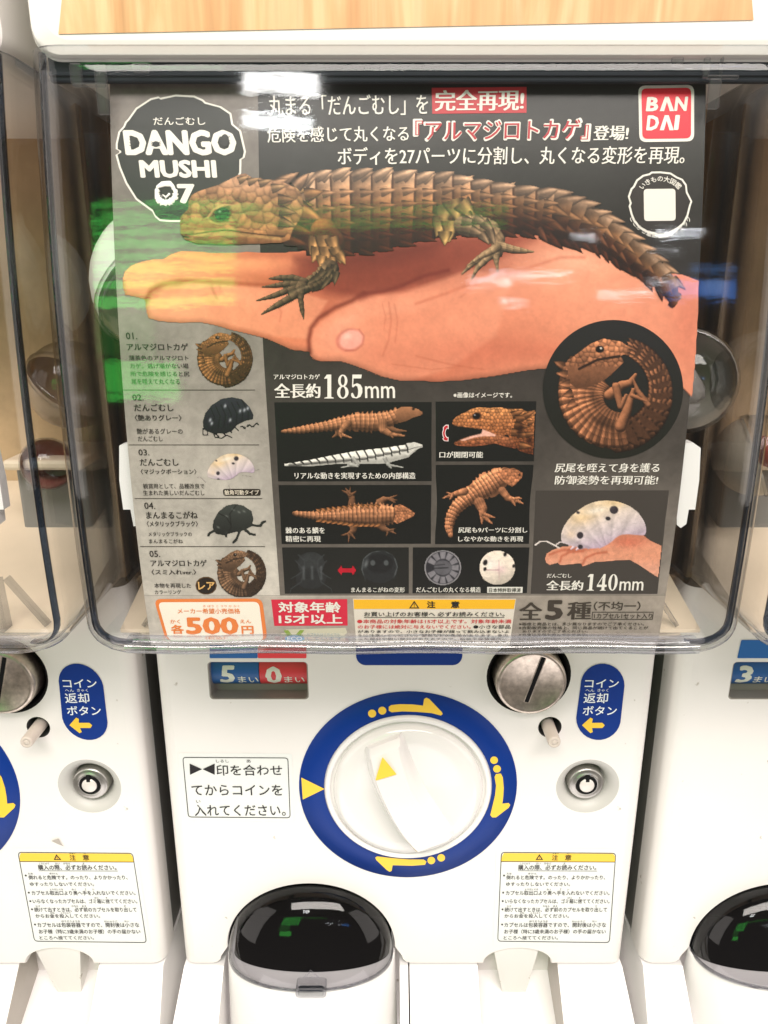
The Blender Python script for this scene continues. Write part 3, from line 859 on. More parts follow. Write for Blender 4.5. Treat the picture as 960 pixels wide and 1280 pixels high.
ins = framed('instruction_label', [(228, 946.3), (360.3, 947), (363.2, 1022.8), (235, 1021.8)], 4.5, 1.0, 'white label with three rows of black writing left of the dial')
T = MB(.00045)
flat('triangle_mark', [(237, 954.5), (252.5, 961.5), (237.5, 968.5)], K, T, ins); flat('triangle_mark', [(268.3, 954.5), (253.2, 961.5), (268.3, 968.5)], K, T, ins)
for s_, b_ in (('印を合わせ', (270.5, 956, 352.7, 969.5)), ('てからコインを', (239.5, 981, 353, 994.3)), ('入れてください。', (243, 1006, 357, 1020))):
    text('lettering', s_, b_, K, T, ins, (0, .006, .006))
for s_, b_ in (('しるし', (270, 949.6, 286, 953.2)), ('あ', (308, 949.4, 313.5, 953.4)), ('い', (245, 1000.2, 250.5, 1003.6))):
    text('lettering', s_, b_, K, T, ins, SANS)

# ---- caution label
cau = framed('caution_label', [(626.3, 1065), (770.2, 1066.2), (762.2, 1178.8), (621.7, 1177)], 5, .9, 'white caution label with a yellow heading and small black writing')
flat('heading', [(626.6 + 1, 1070), (630, 1066.3), (766.5, 1067.3), (769, 1070.5), (768.6, 1077.2), (626.4, 1076.6)], None, MB(.0003), cau, mat=M_YEL)
flat('border_line', [(626.2, 1076.6), (768.9, 1077.2), (768.9, 1078), (626.1, 1077.4)], K, MB(.00038), cau)


def Z5(b): return (600 + b[0] / 3.69, 1040 + b[1] / 3.69, 600 + b[2] / 3.69, 1040 + b[3] / 3.69)


def warn_sign(x0, y0, x1, y1, mapf, par):
    cx = (x0 + x1) / 2
    flat('warning_mark', [(cx, y0), (x1, y1), (x0, y1)], K, mapf, par, holes=[[(cx, y0 + 2.2), (x1 - 2.1, y1 - 1), (x0 + 2.1, y1 - 1)]])
    flat('warning_mark', [(cx - .5, y0 + 3.4), (cx + .5, y0 + 3.4), (cx + .3, y1 - 3), (cx - .3, y1 - 3)], K, mapf, par)
    flat('warning_mark', circ(cx, y1 - 2, .55, .5, 8), K, mapf, par)


warn_sign(669.5, 1067.8, 679, 1075, T, cau)
for s_, b_, st in (('注', (332, 105, 360, 131), BOLD), ('意', (392, 105, 422, 131), BOLD), ('購入の際、必ずお読みください。', (176, 152, 537, 176), BOLD),
                   ('倒れると危険です。のったり、よりかかったり、', (121, 200, 578, 220), SANS), ('ゆすったりしないでください。', (121, 232, 416, 250), SANS),
                   ('カプセル取出口より奥へ手を入れないでください。', (119, 271, 598, 292), SANS), ('いらなくなったカプセルは、ゴミ箱に捨ててください。', (116, 309, 598, 330), SANS),
                   ('続けて出すときは、必ず前のカプセルを取り出して', (114, 348, 586, 369), SANS), ('からお金を投入してください。', (113, 378, 411, 397), SANS),
                   ('カプセルは包装容器ですので、開封後は小さな', (112, 418, 582, 440), SANS), ('お子様（特に3歳未満のお子様）の手の届かない', (112, 449, 580, 470), SANS),
                   ('ところへ捨ててください。', (109, 479, 360, 497), SANS),
                   ('ちゅう', (335, 96, 362, 102), SANS), ('い', (402, 96, 412, 102), SANS), ('こうにゅう', (184, 142, 230, 150), SANS), ('さい', (258, 142, 280, 150), SANS), ('かなら', (296, 142, 328, 150), SANS), ('よ', (384, 142, 394, 150), SANS),
                   ('たお', (123, 188, 146, 196), SANS), ('きけん', (222, 188, 262, 196), SANS), ('とりだしぐち', (208, 261, 268, 269), SANS), ('おく', (308, 261, 328, 269), SANS), ('て', (368, 261, 376, 269), SANS), ('い', (404, 261, 412, 269), SANS),
                   ('ばこ', (404, 300, 424, 307), SANS), ('す', (456, 300, 464, 307), SANS), ('つづ', (122, 338, 144, 346), SANS), ('かなら', (290, 338, 320, 346), SANS), ('まえ', (338, 338, 358, 346), SANS), ('だ', (532, 338, 540, 346), SANS),
                   ('かね', (184, 370, 204, 377), SANS), ('とうにゅう', (234, 370, 278, 377), SANS), ('ほうそうようき', (228, 408, 312, 416), SANS), ('かいふうご', (424, 408, 486, 416), SANS), ('ちい', (518, 408, 538, 416), SANS)):
    text('lettering', s_, Z5(b_), K, T, cau, (0, .012, .010) if st == SANS else BOLD)
flat('underline', [(600 + 176 / 3.69, 1040 + 178 / 3.69), (600 + 540 / 3.69, 1040 + 179.5 / 3.69), (600 + 540 / 3.69, 1040 + 181.5 / 3.69), (600 + 176 / 3.69, 1040 + 180 / 3.69)], K, T, cau)
for x, y in ((111, 201), (107, 280), (105, 319), (104, 357), (102, 427)):
    flat('bullet', circ(600 + x / 3.69, 1040 + y / 3.69, 1.25, 1.15, 10), K, T, cau)

# ---- base below the front panel: it slopes out towards the coin tray and the capsule pot
SL = (.0247 / (ZSEAM - (-.444)))            # outwards per metre down


def ysl(z): return -(ZSEAM - z) * SL * 1.0


ZB = -.49
xa, xb = chx - chR - .003, chx + chR + .003
ta, tb = tray_cx - tray_w, tray_cx + tray_w


def slope_piece(name, x0, x1, fl0=0, fl1=0):
    V = []; F = []; n = 6
    for k in range(n + 1):
        z = ZSEAM - .0011 + (ZB - ZSEAM) * k / n; y = ysl(z) - .0002; w = (ZSEAM - z) * .13
        V += [(x0 - w * fl0, y, z), (x1 + w * fl1, y, z), (x0 - w * fl0, .05, z), (x1 + w * fl1, .05, z)]
    for k in range(n):
        b = 4 * k; F += [(b, b + 4, b + 5, b + 1), (b, b + 2, b + 6, b + 4), (b + 1, b + 5, b + 7, b + 3)]
    F += [(0, 1, 3, 2), (4 * n, 4 * n + 2, 4 * n + 3, 4 * n + 1)]
    return mesh_obj(name, V, F, M_WHITE2, machine)


xs_ = W2(511, 1215)[0]
slope_piece('base_cover', XL + .001, xa, 1, 0)
slope_piece('base_cover', xs_ + .0004, ta, 0, 0)
slope_piece('base_cover', tb, XR - .001, 0, 1)
slope_piece('base_cover', xb, xs_ - .0006, 0, 0)
# coin tray
tr = box('coin_tray', (ta - .003, .0345, ZB), (tb + .003, .038, tray_top + .004), M_GBEIGE, machine, 0, label='arched coin return tray')
zt = ZSEAM - .019
Vt = [(ta, ysl(ZB), ZB), (tb, ysl(ZB), ZB), (tb - .001, .0345, zt), (ta + .001, .0345, zt)]
mesh_obj('tray_floor', Vt, [(0, 1, 2, 3)], M_WHITE2, tr)
for x, s in ((ta, 1), (tb, -1)):
    mesh_obj('tray_wall', [(x, 0, ZSEAM + .004), (x + s * .0012, .0345, ZSEAM + .006), (x + s * .0012, .0345, ZB), (x, ysl(ZB), ZB), (x, 0, ZSEAM)], [(0, 1, 2, 3, 4)], M_GBEIGE, tr)
w0, w1 = W2(614, 1190, .006)[0], W2(672, 1190, .006)[0]; w2, w3 = W2(628.5, 1243, .006)[0], W2(656, 1243, .006)[0]; wz = W2(640, 1243, .006)[1]
mesh_obj('coin_deflector', [(w0, .0015, tray_top + .0005), (w1, .0015, tray_top + .0005), (w3, .006, wz), (w2, .006, wz), (w0, .0344, tray_top + .0005), (w1, .0344, tray_top + .0005), (w3, .0344, wz - .004), (w2, .0344, wz - .004)],
         [(0, 1, 2, 3), (0, 3, 7, 4), (1, 5, 6, 2), (3, 2, 6, 7)], M_WHITE, tr)
box('tray_latch', (tb - .0085, .0325, zt + .0035), (tb - .0055, .0344, zt + .006), M_BLACK, tr, 0)

# ---- capsule pot with its clear turning door
zr = -.4115; dep = .031
pot_r = []
for y_off, z, sc in ((0, zr - .004, 1.0), (0, zr - .001, .998), (0, zr, .985), (0, zr - .0015, .965), (0, zr - .006, .95), (0, zr - .012, .90)):
    pot_r.append([(chx + chR * sc * math.cos(math.radians(a)), .002 - dep * sc * math.sin(math.radians(a)), z - 0) for a in np.linspace(0, 180, 49)])
lower = [[(chx + chR * (1.0 + .05 * t) * math.cos(math.radians(a)), .002 - (dep + .014 * t) * math.sin(math.radians(a)), zr - .004 - .09 * t) for a in np.linspace(0, 180, 49)] for t in (1, .75, .5, .25, .1)]
pot = hull_mapped('capsule_pot', lower + pot_r, M_WHITE2, machine, closed=False, label='white rounded pot where capsules drop')
Vc = []; Fc = []
cav = [(chx - chR * 1.02, .0305, ZB + .03), (chx + chR * 1.02, .0305, ZB + .03)]
box('pot_shade_back', (chx - chR - .004, .0306, -.475), (chx + chR + .004, .034, -.350), M_BLACK, pot, 0)  # black colour stands in for the shade deep in the chute
half = lambda sx, sy, z, y0=.002: [(chx + chR * sx * math.cos(math.radians(a)), y0 - dep * sy * math.sin(math.radians(a)), z) for a in np.linspace(0, 180, 33)]
mesh_obj('pot_floor', half(.975, .97, zr - .0035) + [(chx - chR, .0306, zr - .0035), (chx + chR, .0306, zr - .0035)], [tuple(range(35))], M_WHITE2, pot)
mesh_obj('pot_shade_sheet', half(.93, .50, zr - .0031) + [(chx - chR * .98, .0306, zr - .0031), (chx + chR * .98, .0306, zr - .0031)], [tuple(range(35))], M_BLACK, pot)  # flat black sheet painting the dark inside of the pot
# the clear door: a quarter of a squat dome
rg = []
HD = -.3585 - zr
for t in list(np.linspace(0, .9, 16)) + [.94, .97, .985, .995, 1.0]:
    wq_ = chR * .975 * math.sqrt(max(0, 1 - t ** 2.35)); D_ = (dep * .97 - .020 * t ** 1.8) * math.sqrt(max(0, 1 - t ** 14))
    rg.append([(chx + wq_ * math.cos(math.radians(a)), .0005 - D_ * math.sin(math.radians(a)) ** .8, zr - .001 + HD * t) for a in np.linspace(0, 180, 49)])
dome = hull_mapped('capsule_door', rg, M_DOME, machine, closed=False, label='clear domed door over the pot')
# rim line and finger pull
rim = [[(chx + chR * s_ * math.cos(math.radians(a)), .0005 - dep * s_ * math.sin(math.radians(a)) ** .85, zr + dz) for a in np.linspace(0, 180, 49)] for s_, dz in ((.955, -.0005), (.975, -.0008), (.980, .0012), (.958, .0015))]
hull_mapped('door_edge', rim + rim[:1], M_DOME, dome, closed=False)
px0, pz0 = W2(389, 1237, -dep - .002)
pull_o = rrect(px0 - .0092, pz0 - .0036, px0 + .0092, pz0 + .0040, .0026, 5); pull_i = rrect(px0 - .0078, pz0 - .0024, px0 + .0078, pz0 + .0024, .0018, 5)
yf = -dep - .0045
rg = [[(x, -dep + .003, z) for x, z in pull_o], [(x, yf, z) for x, z in pull_o], [(x, yf, z) for x, z in pull_i], [(x, yf + .003, z) for x, z in pull_i]]
pu = hull_mapped('finger_pull', rg, M_PULL, dome, smooth=False)
P, F = cdt([pull_i]); mesh_obj('pull_recess', [(p[0], yf + .0032, p[1]) for p in P], F, M_NAVY, dome)
tx, tz = W2(389, 1214, -dep * .9)
rg = [[(tx + a * .0056, -dep * .92 - .0012 + (b) * 0.0, tz + b * .0032) for a, b in q] for q in ([(-1, -1), (1, -1), (0, 1)], [(-.55, -.7), (.55, -.7), (0, .45)])]
hull_mapped('door_triangle', rg, M_PULL, dome, smooth=False)

# ---- hood over the hopper with its wood-look strip
HY = -.066
hL, hR = XL - .0005, XR + .0005
zh0 = W2(500, 74, HY)[1]; zh1 = zh0 + .085
hood_loop = rrect(hL, zh0, hR, zh1, .010, 8)


def loopY(loop, y, inset=0):
    c = np.array([(hL + hR) / 2, (zh0 + zh1) / 2]); P = np.array(loop); d = np.sign(P - c)
    return [(p[0] - dd[0] * inset, y, p[1] - dd[1] * inset) for p, dd in zip(P, d)]


hood = hull_mapped('hood', [loopY(hood_loop, .10), loopY(hood_loop, HY + .012), loopY(hood_loop, HY + .0042, .0002), loopY(hood_loop, HY + .0036, .0008), loopY(hood_loop, HY + .0016, .0009), loopY(hood_loop, HY + .0004, .0016), loopY(hood_loop, HY, .0026), loopY(hood_loop, HY - .0008, .0060)], M_HOOD, machine, cap0=True, cap1=True)
hood.data.set_sharp_from_angle(angle=math.radians(35))
wq = [(73, 42.5), (942, 25), (935, -60), (83, -60)]
flat('wood_strip', wq, None, lambda x, y: on_plane(x, y, HY - .0011), hood, mat=M_WOOD, label='light wood look strip')
# dark rail under the hood and clear catches
def bx_px(name, x0, y0, x1, y1, Y0, Y1, mat, par, bev=.0006):
    a = W2(x0, y1, Y0); b = W2(x1, y0, Y0); return box(name, (a[0], Y0, a[1]), (b[0], Y1, b[1]), mat, par, bev)


ra = W2(500, 103, -.061)[1]
rail = box('top_rail', (XL + .004, -.0615, ra), (XR - .004, -.058, zh0 + .004), M_NAVY, machine, .0006, label='dark rail under the hood')
box('rail_lip', (XL + .004, -.0622, ra + .002), (XR - .004, -.0616, ra + .0032), M_NAVY, rail, .0002)
for q in ((88, 78, 100, 107), (122, 80, 131, 143), (879, 70, 890, 97), (884, 97, 904, 136), (900, 70, 906, 100)):
    bx_px('catch', *q, -.0650, -.0628, M_RIB, rail, .0008)
bx_px('catch', 90, 103, 131, 108, -.0650, -.0628, M_RIB, rail); bx_px('catch', 884, 93, 925, 98, -.0650, -.0628, M_RIB, rail)
bx_px('catch', 165, 78, 185, 90, -.0650, -.0628, M_RIB, rail); bx_px('catch', 840, 70, 856, 81, -.0650, -.0628, M_RIB, rail)

# ---- clear hopper cover
cz_top = zh0 + .003; cz_bot = -.1563; rf = .0150; rc = .0115
CW = .14375


def cover_ring(z, inset, yfront):
    hw = CW - inset; yb = .010; pts = [(MX - hw, yb, z), (MX - hw, (yb + yfront) / 2, z)]
    for a in range(0, 91, 15):
        a = math.radians(a); pts.append((MX - hw + rc - rc * math.cos(a), yfront + rc - rc * math.sin(a), z))
    for k in range(1, 16): pts.append((MX - hw + rc + (2 * hw - 2 * rc) * k / 16, yfront, z))
    for a in range(90, -1, -15):
        a = math.radians(a); pts.append((MX + hw - rc + rc * math.cos(a), yfront + rc - rc * math.sin(a), z))
    pts += [(MX + hw, (yb + yfront) / 2, z), (MX + hw, yb, z)]
    return pts


rings = []
for z in np.linspace(cz_top, cz_bot + rf, 26): rings.append(cover_ring(z, 0, float(np.polyval(ZCOV, z))))
y_end = float(np.polyval(ZCOV, cz_bot + rf))
for a in range(9, 91, 9):
    a = math.radians(a); ins_ = rf * (1 - math.cos(a)); rings.append(cover_ring(cz_bot + rf - rf * math.sin(a), ins_, y_end + ins_ * .8))
last = rings[-1]; rings.append([(p[0] * 1.0 + (MX - p[0]) * .02, .009, cz_bot) if i in (0,) else (p[0], max(p[1], y_end + .03), cz_bot) for i, p in enumerate(last)])
cover = hull_mapped('hopper_cover', rings, M_COVER, machine, closed=False, label='clear bulging front cover')
sm = cover.modifiers.new('thick', 'SOLIDIFY'); sm.thickness = .0022; sm.offset = -1
# added corner beads; their dark tint stands in for refraction in the acrylic
for sgn in (-1, 1):
    rg = []
    for z in list(np.linspace(cz_top, cz_bot + rf, 22)):
        y = float(np.polyval(ZCOV, z)); x = MX + sgn * (CW - .0022); rg.append([(x + .0011 * math.cos(t), y + rc * .62 + .0028 * math.sin(t), z) for t in np.linspace(0, 2 * math.pi, 9)[:-1]])
    for a in range(15, 91, 15):
        a = math.radians(a); ins_ = rf * (1 - math.cos(a)); z = cz_bot + rf - (rf - .002) * math.sin(a); x = MX + sgn * (CW - .0022 - ins_)
        rg.append([(x + .0011 * math.cos(t), y_end + rc * .62 + ins_ * .4 + .0028 * math.sin(t), z) for t in np.linspace(0, 2 * math.pi, 9)[:-1]])
    hull_mapped('refraction_bead', rg, clear_mat('bead_dark_refraction', (.30, .37, .48), (.03, .05, .10), 1.4, 1.5) if sgn < 0 else bpy.data.materials['bead_dark_refraction'], cover)
# added bead giving the bright refracted band along the cover's lower fillet
rg = []
for x in np.linspace(MX - CW + .017, MX + CW - .017, 40):
    rg.append([(x, y_end + rf * .33 + .0062 * math.cos(t), cz_bot + rf * .30 + .0036 * math.sin(t) + .0004 * math.sin(x * 90)) for t in np.linspace(0, 2 * math.pi, 13)[:-1]])
hull_mapped('lower_highlight_bead', rg, M_EDGE, cover)
# clear gussets low inside the cover
for sgn in (-1, 1):
    gx = MX + sgn * .1085; yb_ = -.060
    def bar3(name, a, b, w_, th):
        a, b = np.array(a), np.array(b); d = (b - a) / np.linalg.norm(b - a); n_ = np.array([-d[2], 0, d[0]]); yv = np.array([0, 1, 0])
        V = [tuple(p + n_ * w_ * i + yv * th * j) for p in (a, b) for i, j in ((-1, -1), (1, -1), (1, 1), (-1, 1))]
        mesh_obj(name, V, [(0, 1, 2, 3), (4, 7, 6, 5), (0, 4, 5, 1), (1, 5, 6, 2), (2, 6, 7, 3), (3, 7, 4, 0)], M_RIB, cover)
    bar3('gusset', (gx, yb_, -.1535), (gx - sgn * .001, yb_, -.1285), .0014, .004)
    bar3('gusset', (gx + sgn * .002, yb_ + .004, -.1290), (gx + sgn * .0185, yb_ + .004, -.1530), .0010, .002)
    bar3('gusset', (gx - sgn * .0055, yb_ - .006, -.1540), (gx - sgn * .002, yb_ - .006, -.1290), .0009, .002)

# ---- inside of the hopper
hin = box('hopper_back', (XL + .003, .085, -.156), (XR - .003, .092, zh0 + .01), M_INNER, machine, 0, label='dark inner back of the hopper')
box('hopper_ceiling', (XL + .003, -.057, zh0 + .004), (XR - .003, .085, zh0 + .008), M_INNER, hin, 0)
for x in (XL + .003, XR - .006):
    box('hopper_wall', (x, .012, -.156), (x + .003, .085, zh0 + .004), M_INNER, hin, 0)
Vf = [(XL + .006, -.058, -.1545), (XR - .006, -.058, -.1545), (XR - .006, .085, -.118), (XL + .006, .085, -.118), (XL + .006, -.058, -.1563), (XR - .006, -.058, -.1563), (XR - .006, .085, -.1563), (XL + .006, .085, -.1563)]
mesh_obj('hopper_floor', Vf, [(0, 1, 2, 3), (4, 7, 6, 5), (0, 4, 5, 1), (1, 5, 6, 2), (2, 6, 7, 3), (3, 7, 4, 0)], M_CREAM, hin)
for sgn in (-1, 1):
    x = MX + sgn * .098
    box('hopper_ledge', (x - .022, .020, -.096), (x + .022, .075, -.090), M_CREAM, hin, .002)
    box('hopper_ledge', (x - .020, .030, -.150), (x + .020, .070, -.0965), M_SIDE, hin, .002)
# white card holders either side of the poster
for sgn in (-1, 1):
    if sgn < 0: q = [(149, 557), (160, 553), (169, 556), (171, 600), (168, 640), (172, 657), (167, 658), (163, 637), (154, 637), (149, 600)]
    else: q = [(848, 556), (866, 553), (876, 560), (874, 600), (869, 637), (861, 637), (858, 655), (851, 660), (846, 656), (846, 600)]
    P, F = cdt([q]); Vh = on_plane(P[:, 0], P[:, 1], -.0715); n = len(Vh)
    lp = on_plane(np.array([p[0] for p in q], float), np.array([p[1] for p in q], float), -.0715)
    V = [tuple(v) for v in Vh] + [tuple(v) for v in lp] + [(v[0], v[1] + .006, v[2]) for v in lp]; m = len(q)
    FF = orient(Vh, F) + [(n + i, n + (i + 1) % m, n + m + (i + 1) % m, n + m + i) for i in range(m)]
    mesh_obj('card_holder', V, FF, M_WHITE2, hin)

# everything made so far hangs under the machine's own origin
for o in bpy.data.objects:
    if o.parent == machine: o.location = -MROOT

# ---- copies either side
def copy_tree(o, parent=None):
    c = o.copy(); COL.objects.link(c)
    if parent: c.parent = parent
    for ch in list(o.children): copy_tree(ch, c)
    return c


for sgn, lab in ((-1, 'left white capsule vending machine, cut by the left picture edge'), (1, 'right white capsule vending machine, cut by the right picture edge, counter reading three')):
    c = copy_tree(machine); c.location.x += sgn * PITCH; c['label'] = lab
    for w_ in list(c.children):                       # the neighbours carry no coin instruction label
        if w_.name.startswith('instruction_label'):
            for d in list(w_.children): bpy.data.objects.remove(d)
            bpy.data.objects.remove(w_)
    if sgn > 0:
        for w_ in c.children:
            if w_.name.startswith('counter_window'):
                for d in list(w_.children):
                    if d.data is d5.data:
                        n5 = text('digit', '3', (275, 833, 293.5, 856), None, MD, None, BLACKF, slant=.12, mat=M_DIGIT)
                        d.data = n5.data; bpy.data.objects.remove(n5)

left_m = [o for o in bpy.data.objects if o.get('label', '').startswith('left white')][0]
chip_px = [(64, 1051), (73, 1048), (76, 1054), (80, 1058), (72, 1055)]
P, F = cdt([chip_px]); Vc_ = on_plane(P[:, 0], P[:, 1], -.0006) - np.array(left_m.location)
mesh_obj('tape_scrap', Vc_, orient(Vc_, F), M_GBEIGE, left_m)
bw = box('light_block_backdrop', (-1.2, .17, -.8), (1.2, .19, .5), M_GAP, None, 0); bw['kind'] = 'structure'  # added backdrop that keeps world light out of the gaps

# ------------------------------------------------------------------ capsules inside the hoppers
def capsule(loc, r, rot, col, lab, toycol, grp='capsules inside the hoppers'):
    t = thing('toy_capsule', lab, 'capsule', loc, grp); t.rotation_euler = rot
    def dome_rings(s, a0, a1, rr): return [[(rr * math.cos(math.radians(a)) * math.cos(b), rr * math.cos(math.radians(a)) * math.sin(b), s * rr * math.sin(math.radians(a))) for b in np.linspace(0, 2 * math.pi, 33)[:-1]] for a in np.linspace(a0, a1, 12)]
    hull_mapped('clear_shell', dome_rings(1, 2, 89, r), M_CLEAR, t)
    hull_mapped('coloured_shell', dome_rings(-1, 2, 89, r * .99), simple('shell_plastic', col, .3), t)
    lipr = [[(rr * math.cos(b), rr * math.sin(b), z) for b in np.linspace(0, 2 * math.pi, 33)[:-1]] for rr, z in ((r * .985, -.0025), (r * 1.035, -.002), (r * 1.035, .002), (r * .985, .0025))]
    hull_mapped('rim', lipr, M_CLEAR, t)
    if toycol:
        V = []; rgx = []
        for i, s in enumerate((.05, .35, .52, .6, .55, .4, .1)):
            rgx.append([(r * s * .8 * math.cos(b) * (1 + .18 * math.sin(3 * b + i)), r * s * .65 * math.sin(b), r * (-.1 + i * .12)) for b in np.linspace(0, 2 * math.pi, 19)[:-1]])
        hull_mapped('toy', rgx, simple('toy_plastic', toycol, .35), t, cap0=True, cap1=True)
    return t


R_ = math.radians
big = capsule((-.0945, -.034, .002), .0350, (R_(35), R_(150), R_(20)), (.80, .82, .74), 'large clear and white capsule left of the poster behind green reflections', (.86, .86, .74))
capsule((.137, -.035, -.040), .024, (R_(100), R_(10), R_(-30)), (.34, .31, .28), 'small grey clear capsule right of the poster', (.25, .23, .22))
capsule((-.186, .02, -.092), .014, (R_(70), R_(20), R_(20)), (.16, .03, .025), 'small dark red capsule inside the left machine', None)
capsule((-.172, .03, -.050), .024, (R_(10), R_(40), R_(0)), (.34, .25, .17), 'tan capsule inside the left machine above a dark red one', None)
capsule((.200, .010, -.085), .022, (R_(60), R_(40), R_(50)), (.50, .44, .36), 'cream capsule low inside the right machine', (.35, .06, .05))

# ------------------------------------------------------------------ the poster card
poster = thing('poster_card', 'glossy product poster with a spiny lizard on an open hand, held behind the clear cover', 'poster', (MX, -.070, -.03))
WHT = (236, 231, 222); DRK = (42, 38, 35); PX0, PX1 = -.1066, .1252


def XP(X, y):
    P = on_profile(np.array(480.), np.array(float(y)), ZPOS); d = (P[1] + CD) * cT - P[2] * sT
    return 480 + FPX * X / float(d)


KP = .99
ys_ = np.linspace(105, 806, 30)
sheet = [(XP(PX0, y), y) for y in ys_] + [(XP(PX1, y), y) for y in ys_[::-1]]
sheet[-1] = (XP(PX1, 98), 97.5); sheet[0] = (XP(PX0, 105), 105)
colb = [(322, 104), (325, 300), (328, 420), (333, 500), (339, 590), (350, 744)]
cbx = lambda y: float(np.interp(y, [p[1] for p in colb], [p[0] for p in colb]))


def g3(y, ks, cs):
    return np.stack([np.interp(y, ks, [c[i] for c in cs]) for i in range(3)], -1)


back = flat('card_back', sheet, (120, 112, 104), MP(0), poster, step=30)
for o in (back,):
    sd_ = o.modifiers.new('thick', 'SOLIDIFY'); sd_.thickness = .0004; sd_.offset = -1
lft = [(XP(PX0, y) + .2, y) for y in np.linspace(105.2, 744, 26)] + [(cbx(y), y) for y in np.linspace(744, 103.5, 26)]
flat('grey_column', lft, lambda x, y: g3(y, [105, 200, 420, 500, 600, 700, 745], [(120, 111, 104), (116, 110, 104), (136, 130, 122), (150, 143, 135), (176, 169, 160), (192, 185, 175), (198, 190, 180)]), MP(LV), poster, M_STONE, step=11, k=KP)  # printed gradient that also holds some of the light on the card
rgt = [(cbx(y) + .1, y) for y in np.linspace(103.5, 744, 26)] + [(XP(PX1, y) - .2, y) for y in np.linspace(744, 98, 26)]


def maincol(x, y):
    a = g3(y, [97, 200, 300, 440, 480, 560, 620, 700, 745], [(40, 42, 41), (44, 46, 42), (46, 44, 41), (58, 53, 50), (72, 67, 63), (84, 78, 73), (104, 97, 91), (118, 110, 103), (128, 120, 112)])  # print tones with part of the card's lighting in the gradient
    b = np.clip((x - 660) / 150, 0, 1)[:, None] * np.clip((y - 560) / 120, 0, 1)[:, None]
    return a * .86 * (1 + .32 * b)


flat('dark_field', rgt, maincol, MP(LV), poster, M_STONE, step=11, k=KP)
bot = [(XP(PX0, y) + .2, y) for y in (744.3, 760, 780, 806)] + [(XP(PX1, y) - .2, y) for y in (806, 780, 760, 744.3)]
flat('bottom_band', bot, lambda x, y: np.stack([np.interp(x, [190, 350, 500, 840], c) for c in ([196, 178, 158, 158], [187, 168, 148, 147], [177, 158, 138, 136])], -1), MP(LV), poster, M_STONE, step=11, k=KP)

L2, L3, L4, L5, L6 = (MP(LV * i) for i in (2, 3, 4, 5, 6))

# ---- round logo
za = lambda pts: [(120 + x / 3, 90 + y / 3) for x, y in pts]
lg = za([(205, 100), (235, 93), (242, 98), (300, 86), (370, 90), (402, 104), (412, 114), (470, 130), (508, 156), (515, 196), (545, 222), (563, 300), (558, 322), (546, 330), (545, 380), (515, 440), (480, 492), (420, 540), (340, 563), (280, 563), (240, 560), (222, 545),
         (212, 525), (150, 480), (112, 420), (87, 360), (74, 312), (88, 304), (88, 297), (75, 290), (75, 270), (85, 225), (103, 205), (110, 188), (120, 178), (150, 136)])
c0 = np.mean(lg, 0)
logo = flat('round_logo', [tuple(c0 + (np.array(p) - c0) * 1.0) for p in lg], WHT, L2, poster, k=KP, label='dark round logo with a white outline')
flat('logo_disc', [tuple(c0 + (np.array(p) - c0) * (1 - 2.6 / np.linalg.norm(np.array(p) - c0))) for p in lg], lambda x, y: g3(y, [115, 270], [(40, 44, 43), (50, 56, 50)]), L3, logo, M_INK, step=14, k=KP)
text('lettering', 'だんごむし', (192, 147, 257, 157), WHT, L4, logo, BOLD)
text('lettering', 'DANGO', (155.7, 163, 295.7, 195), WHT, L4, logo, (0, .058, .045))
text('lettering', 'MUSHI', (175, 200.5, 271, 223), WHT, L4, logo, (0, .050, .040))
text('lettering', '7', (222.5, 230.5, 244.5, 255), WHT, L4, logo, (0, .05, .04))
for cx, cy, rx, ry in ((167, 179.5, 3.2, 6.5), (195.5, 181, 4.5, 3.6), (281.5, 176.5, 5.2, 8)):
    flat('bug_mark', circ(cx, cy, rx, ry, 18), (46, 50, 47), L5, logo, k=KP)
    for s in (-1, 1):
        for q in (-.5, .1, .6):
            flat('bug_mark', [(cx + s * rx * .8, cy + q * ry - .6), (cx + s * (rx + 2.2), cy + q * ry - 1.6), (cx + s * rx * .8, cy + q * ry + .7)], (46, 50, 47), L5, logo, k=KP)
cv = Canvas(194, 226, 224, 258, .7)
cv.limb([(197, 236), (196, 243), (199, 250), (205, 254), (213, 253), (219, 247), (220, 240), (216, 234)], [2.5, 4, 4.5, 4, 3.6, 3, 2], (236, 231, 222), 12, dark=.95, spike=.5, amp=.05)
cv.limb([(198, 234), (204, 231), (212, 230), (216, 233)], [2.5, 4, 3.5, 2.5], (236, 231, 222), dark=.95)
cv.limb([(212, 243), (208, 247), (204, 244)], [1.5, 1.2, .8], (236, 231, 222), dark=.95)
cv.line([(199, 236), (207, 234), (213, 234)], 1.2, (40, 44, 43)); cv.line([(203, 238), (201, 246), (207, 250)], 1, (40, 44, 43))
cv.build('lizard_mark', L4, logo, M_INK, k=KP)

# ---- headline
hl = flat('headline_box', [(539.6, 110.2), (658, 109), (658, 141.4), (540.3, 142.6)], (196, 52, 60), L2, poster, k=KP, label='red box in the headline')
TL_ = -.010
text('lettering', '丸まる「だんごむし」を', (336, 119, 535, 145), WHT, L3, poster, MINCHO, tilt=TL_)
text('lettering', '完全再現!', (543.5, 113, 655, 139), WHT, L3, hl, MINB, tilt=TL_)
text('lettering', '危険を感じて丸くなる', (334, 158.5, 511, 178), WHT, L3, poster, MINCHO, tilt=TL_)
ot = text('outlined_lettering', '『アルマジロトカゲ』', (516, 148, 738.5, 178.5), WHT, L3, poster, (0, .062, .05), tilt=TL_)
text('lettering', '『アルマジロトカゲ』', (519, 150.5, 735.5, 176), (178, 42, 52), L4, ot, (0, .016, 0), tilt=TL_)
text('lettering', '登場!', (741.5, 157.5, 785.5, 176), WHT, L3, poster, MINB, tilt=TL_)
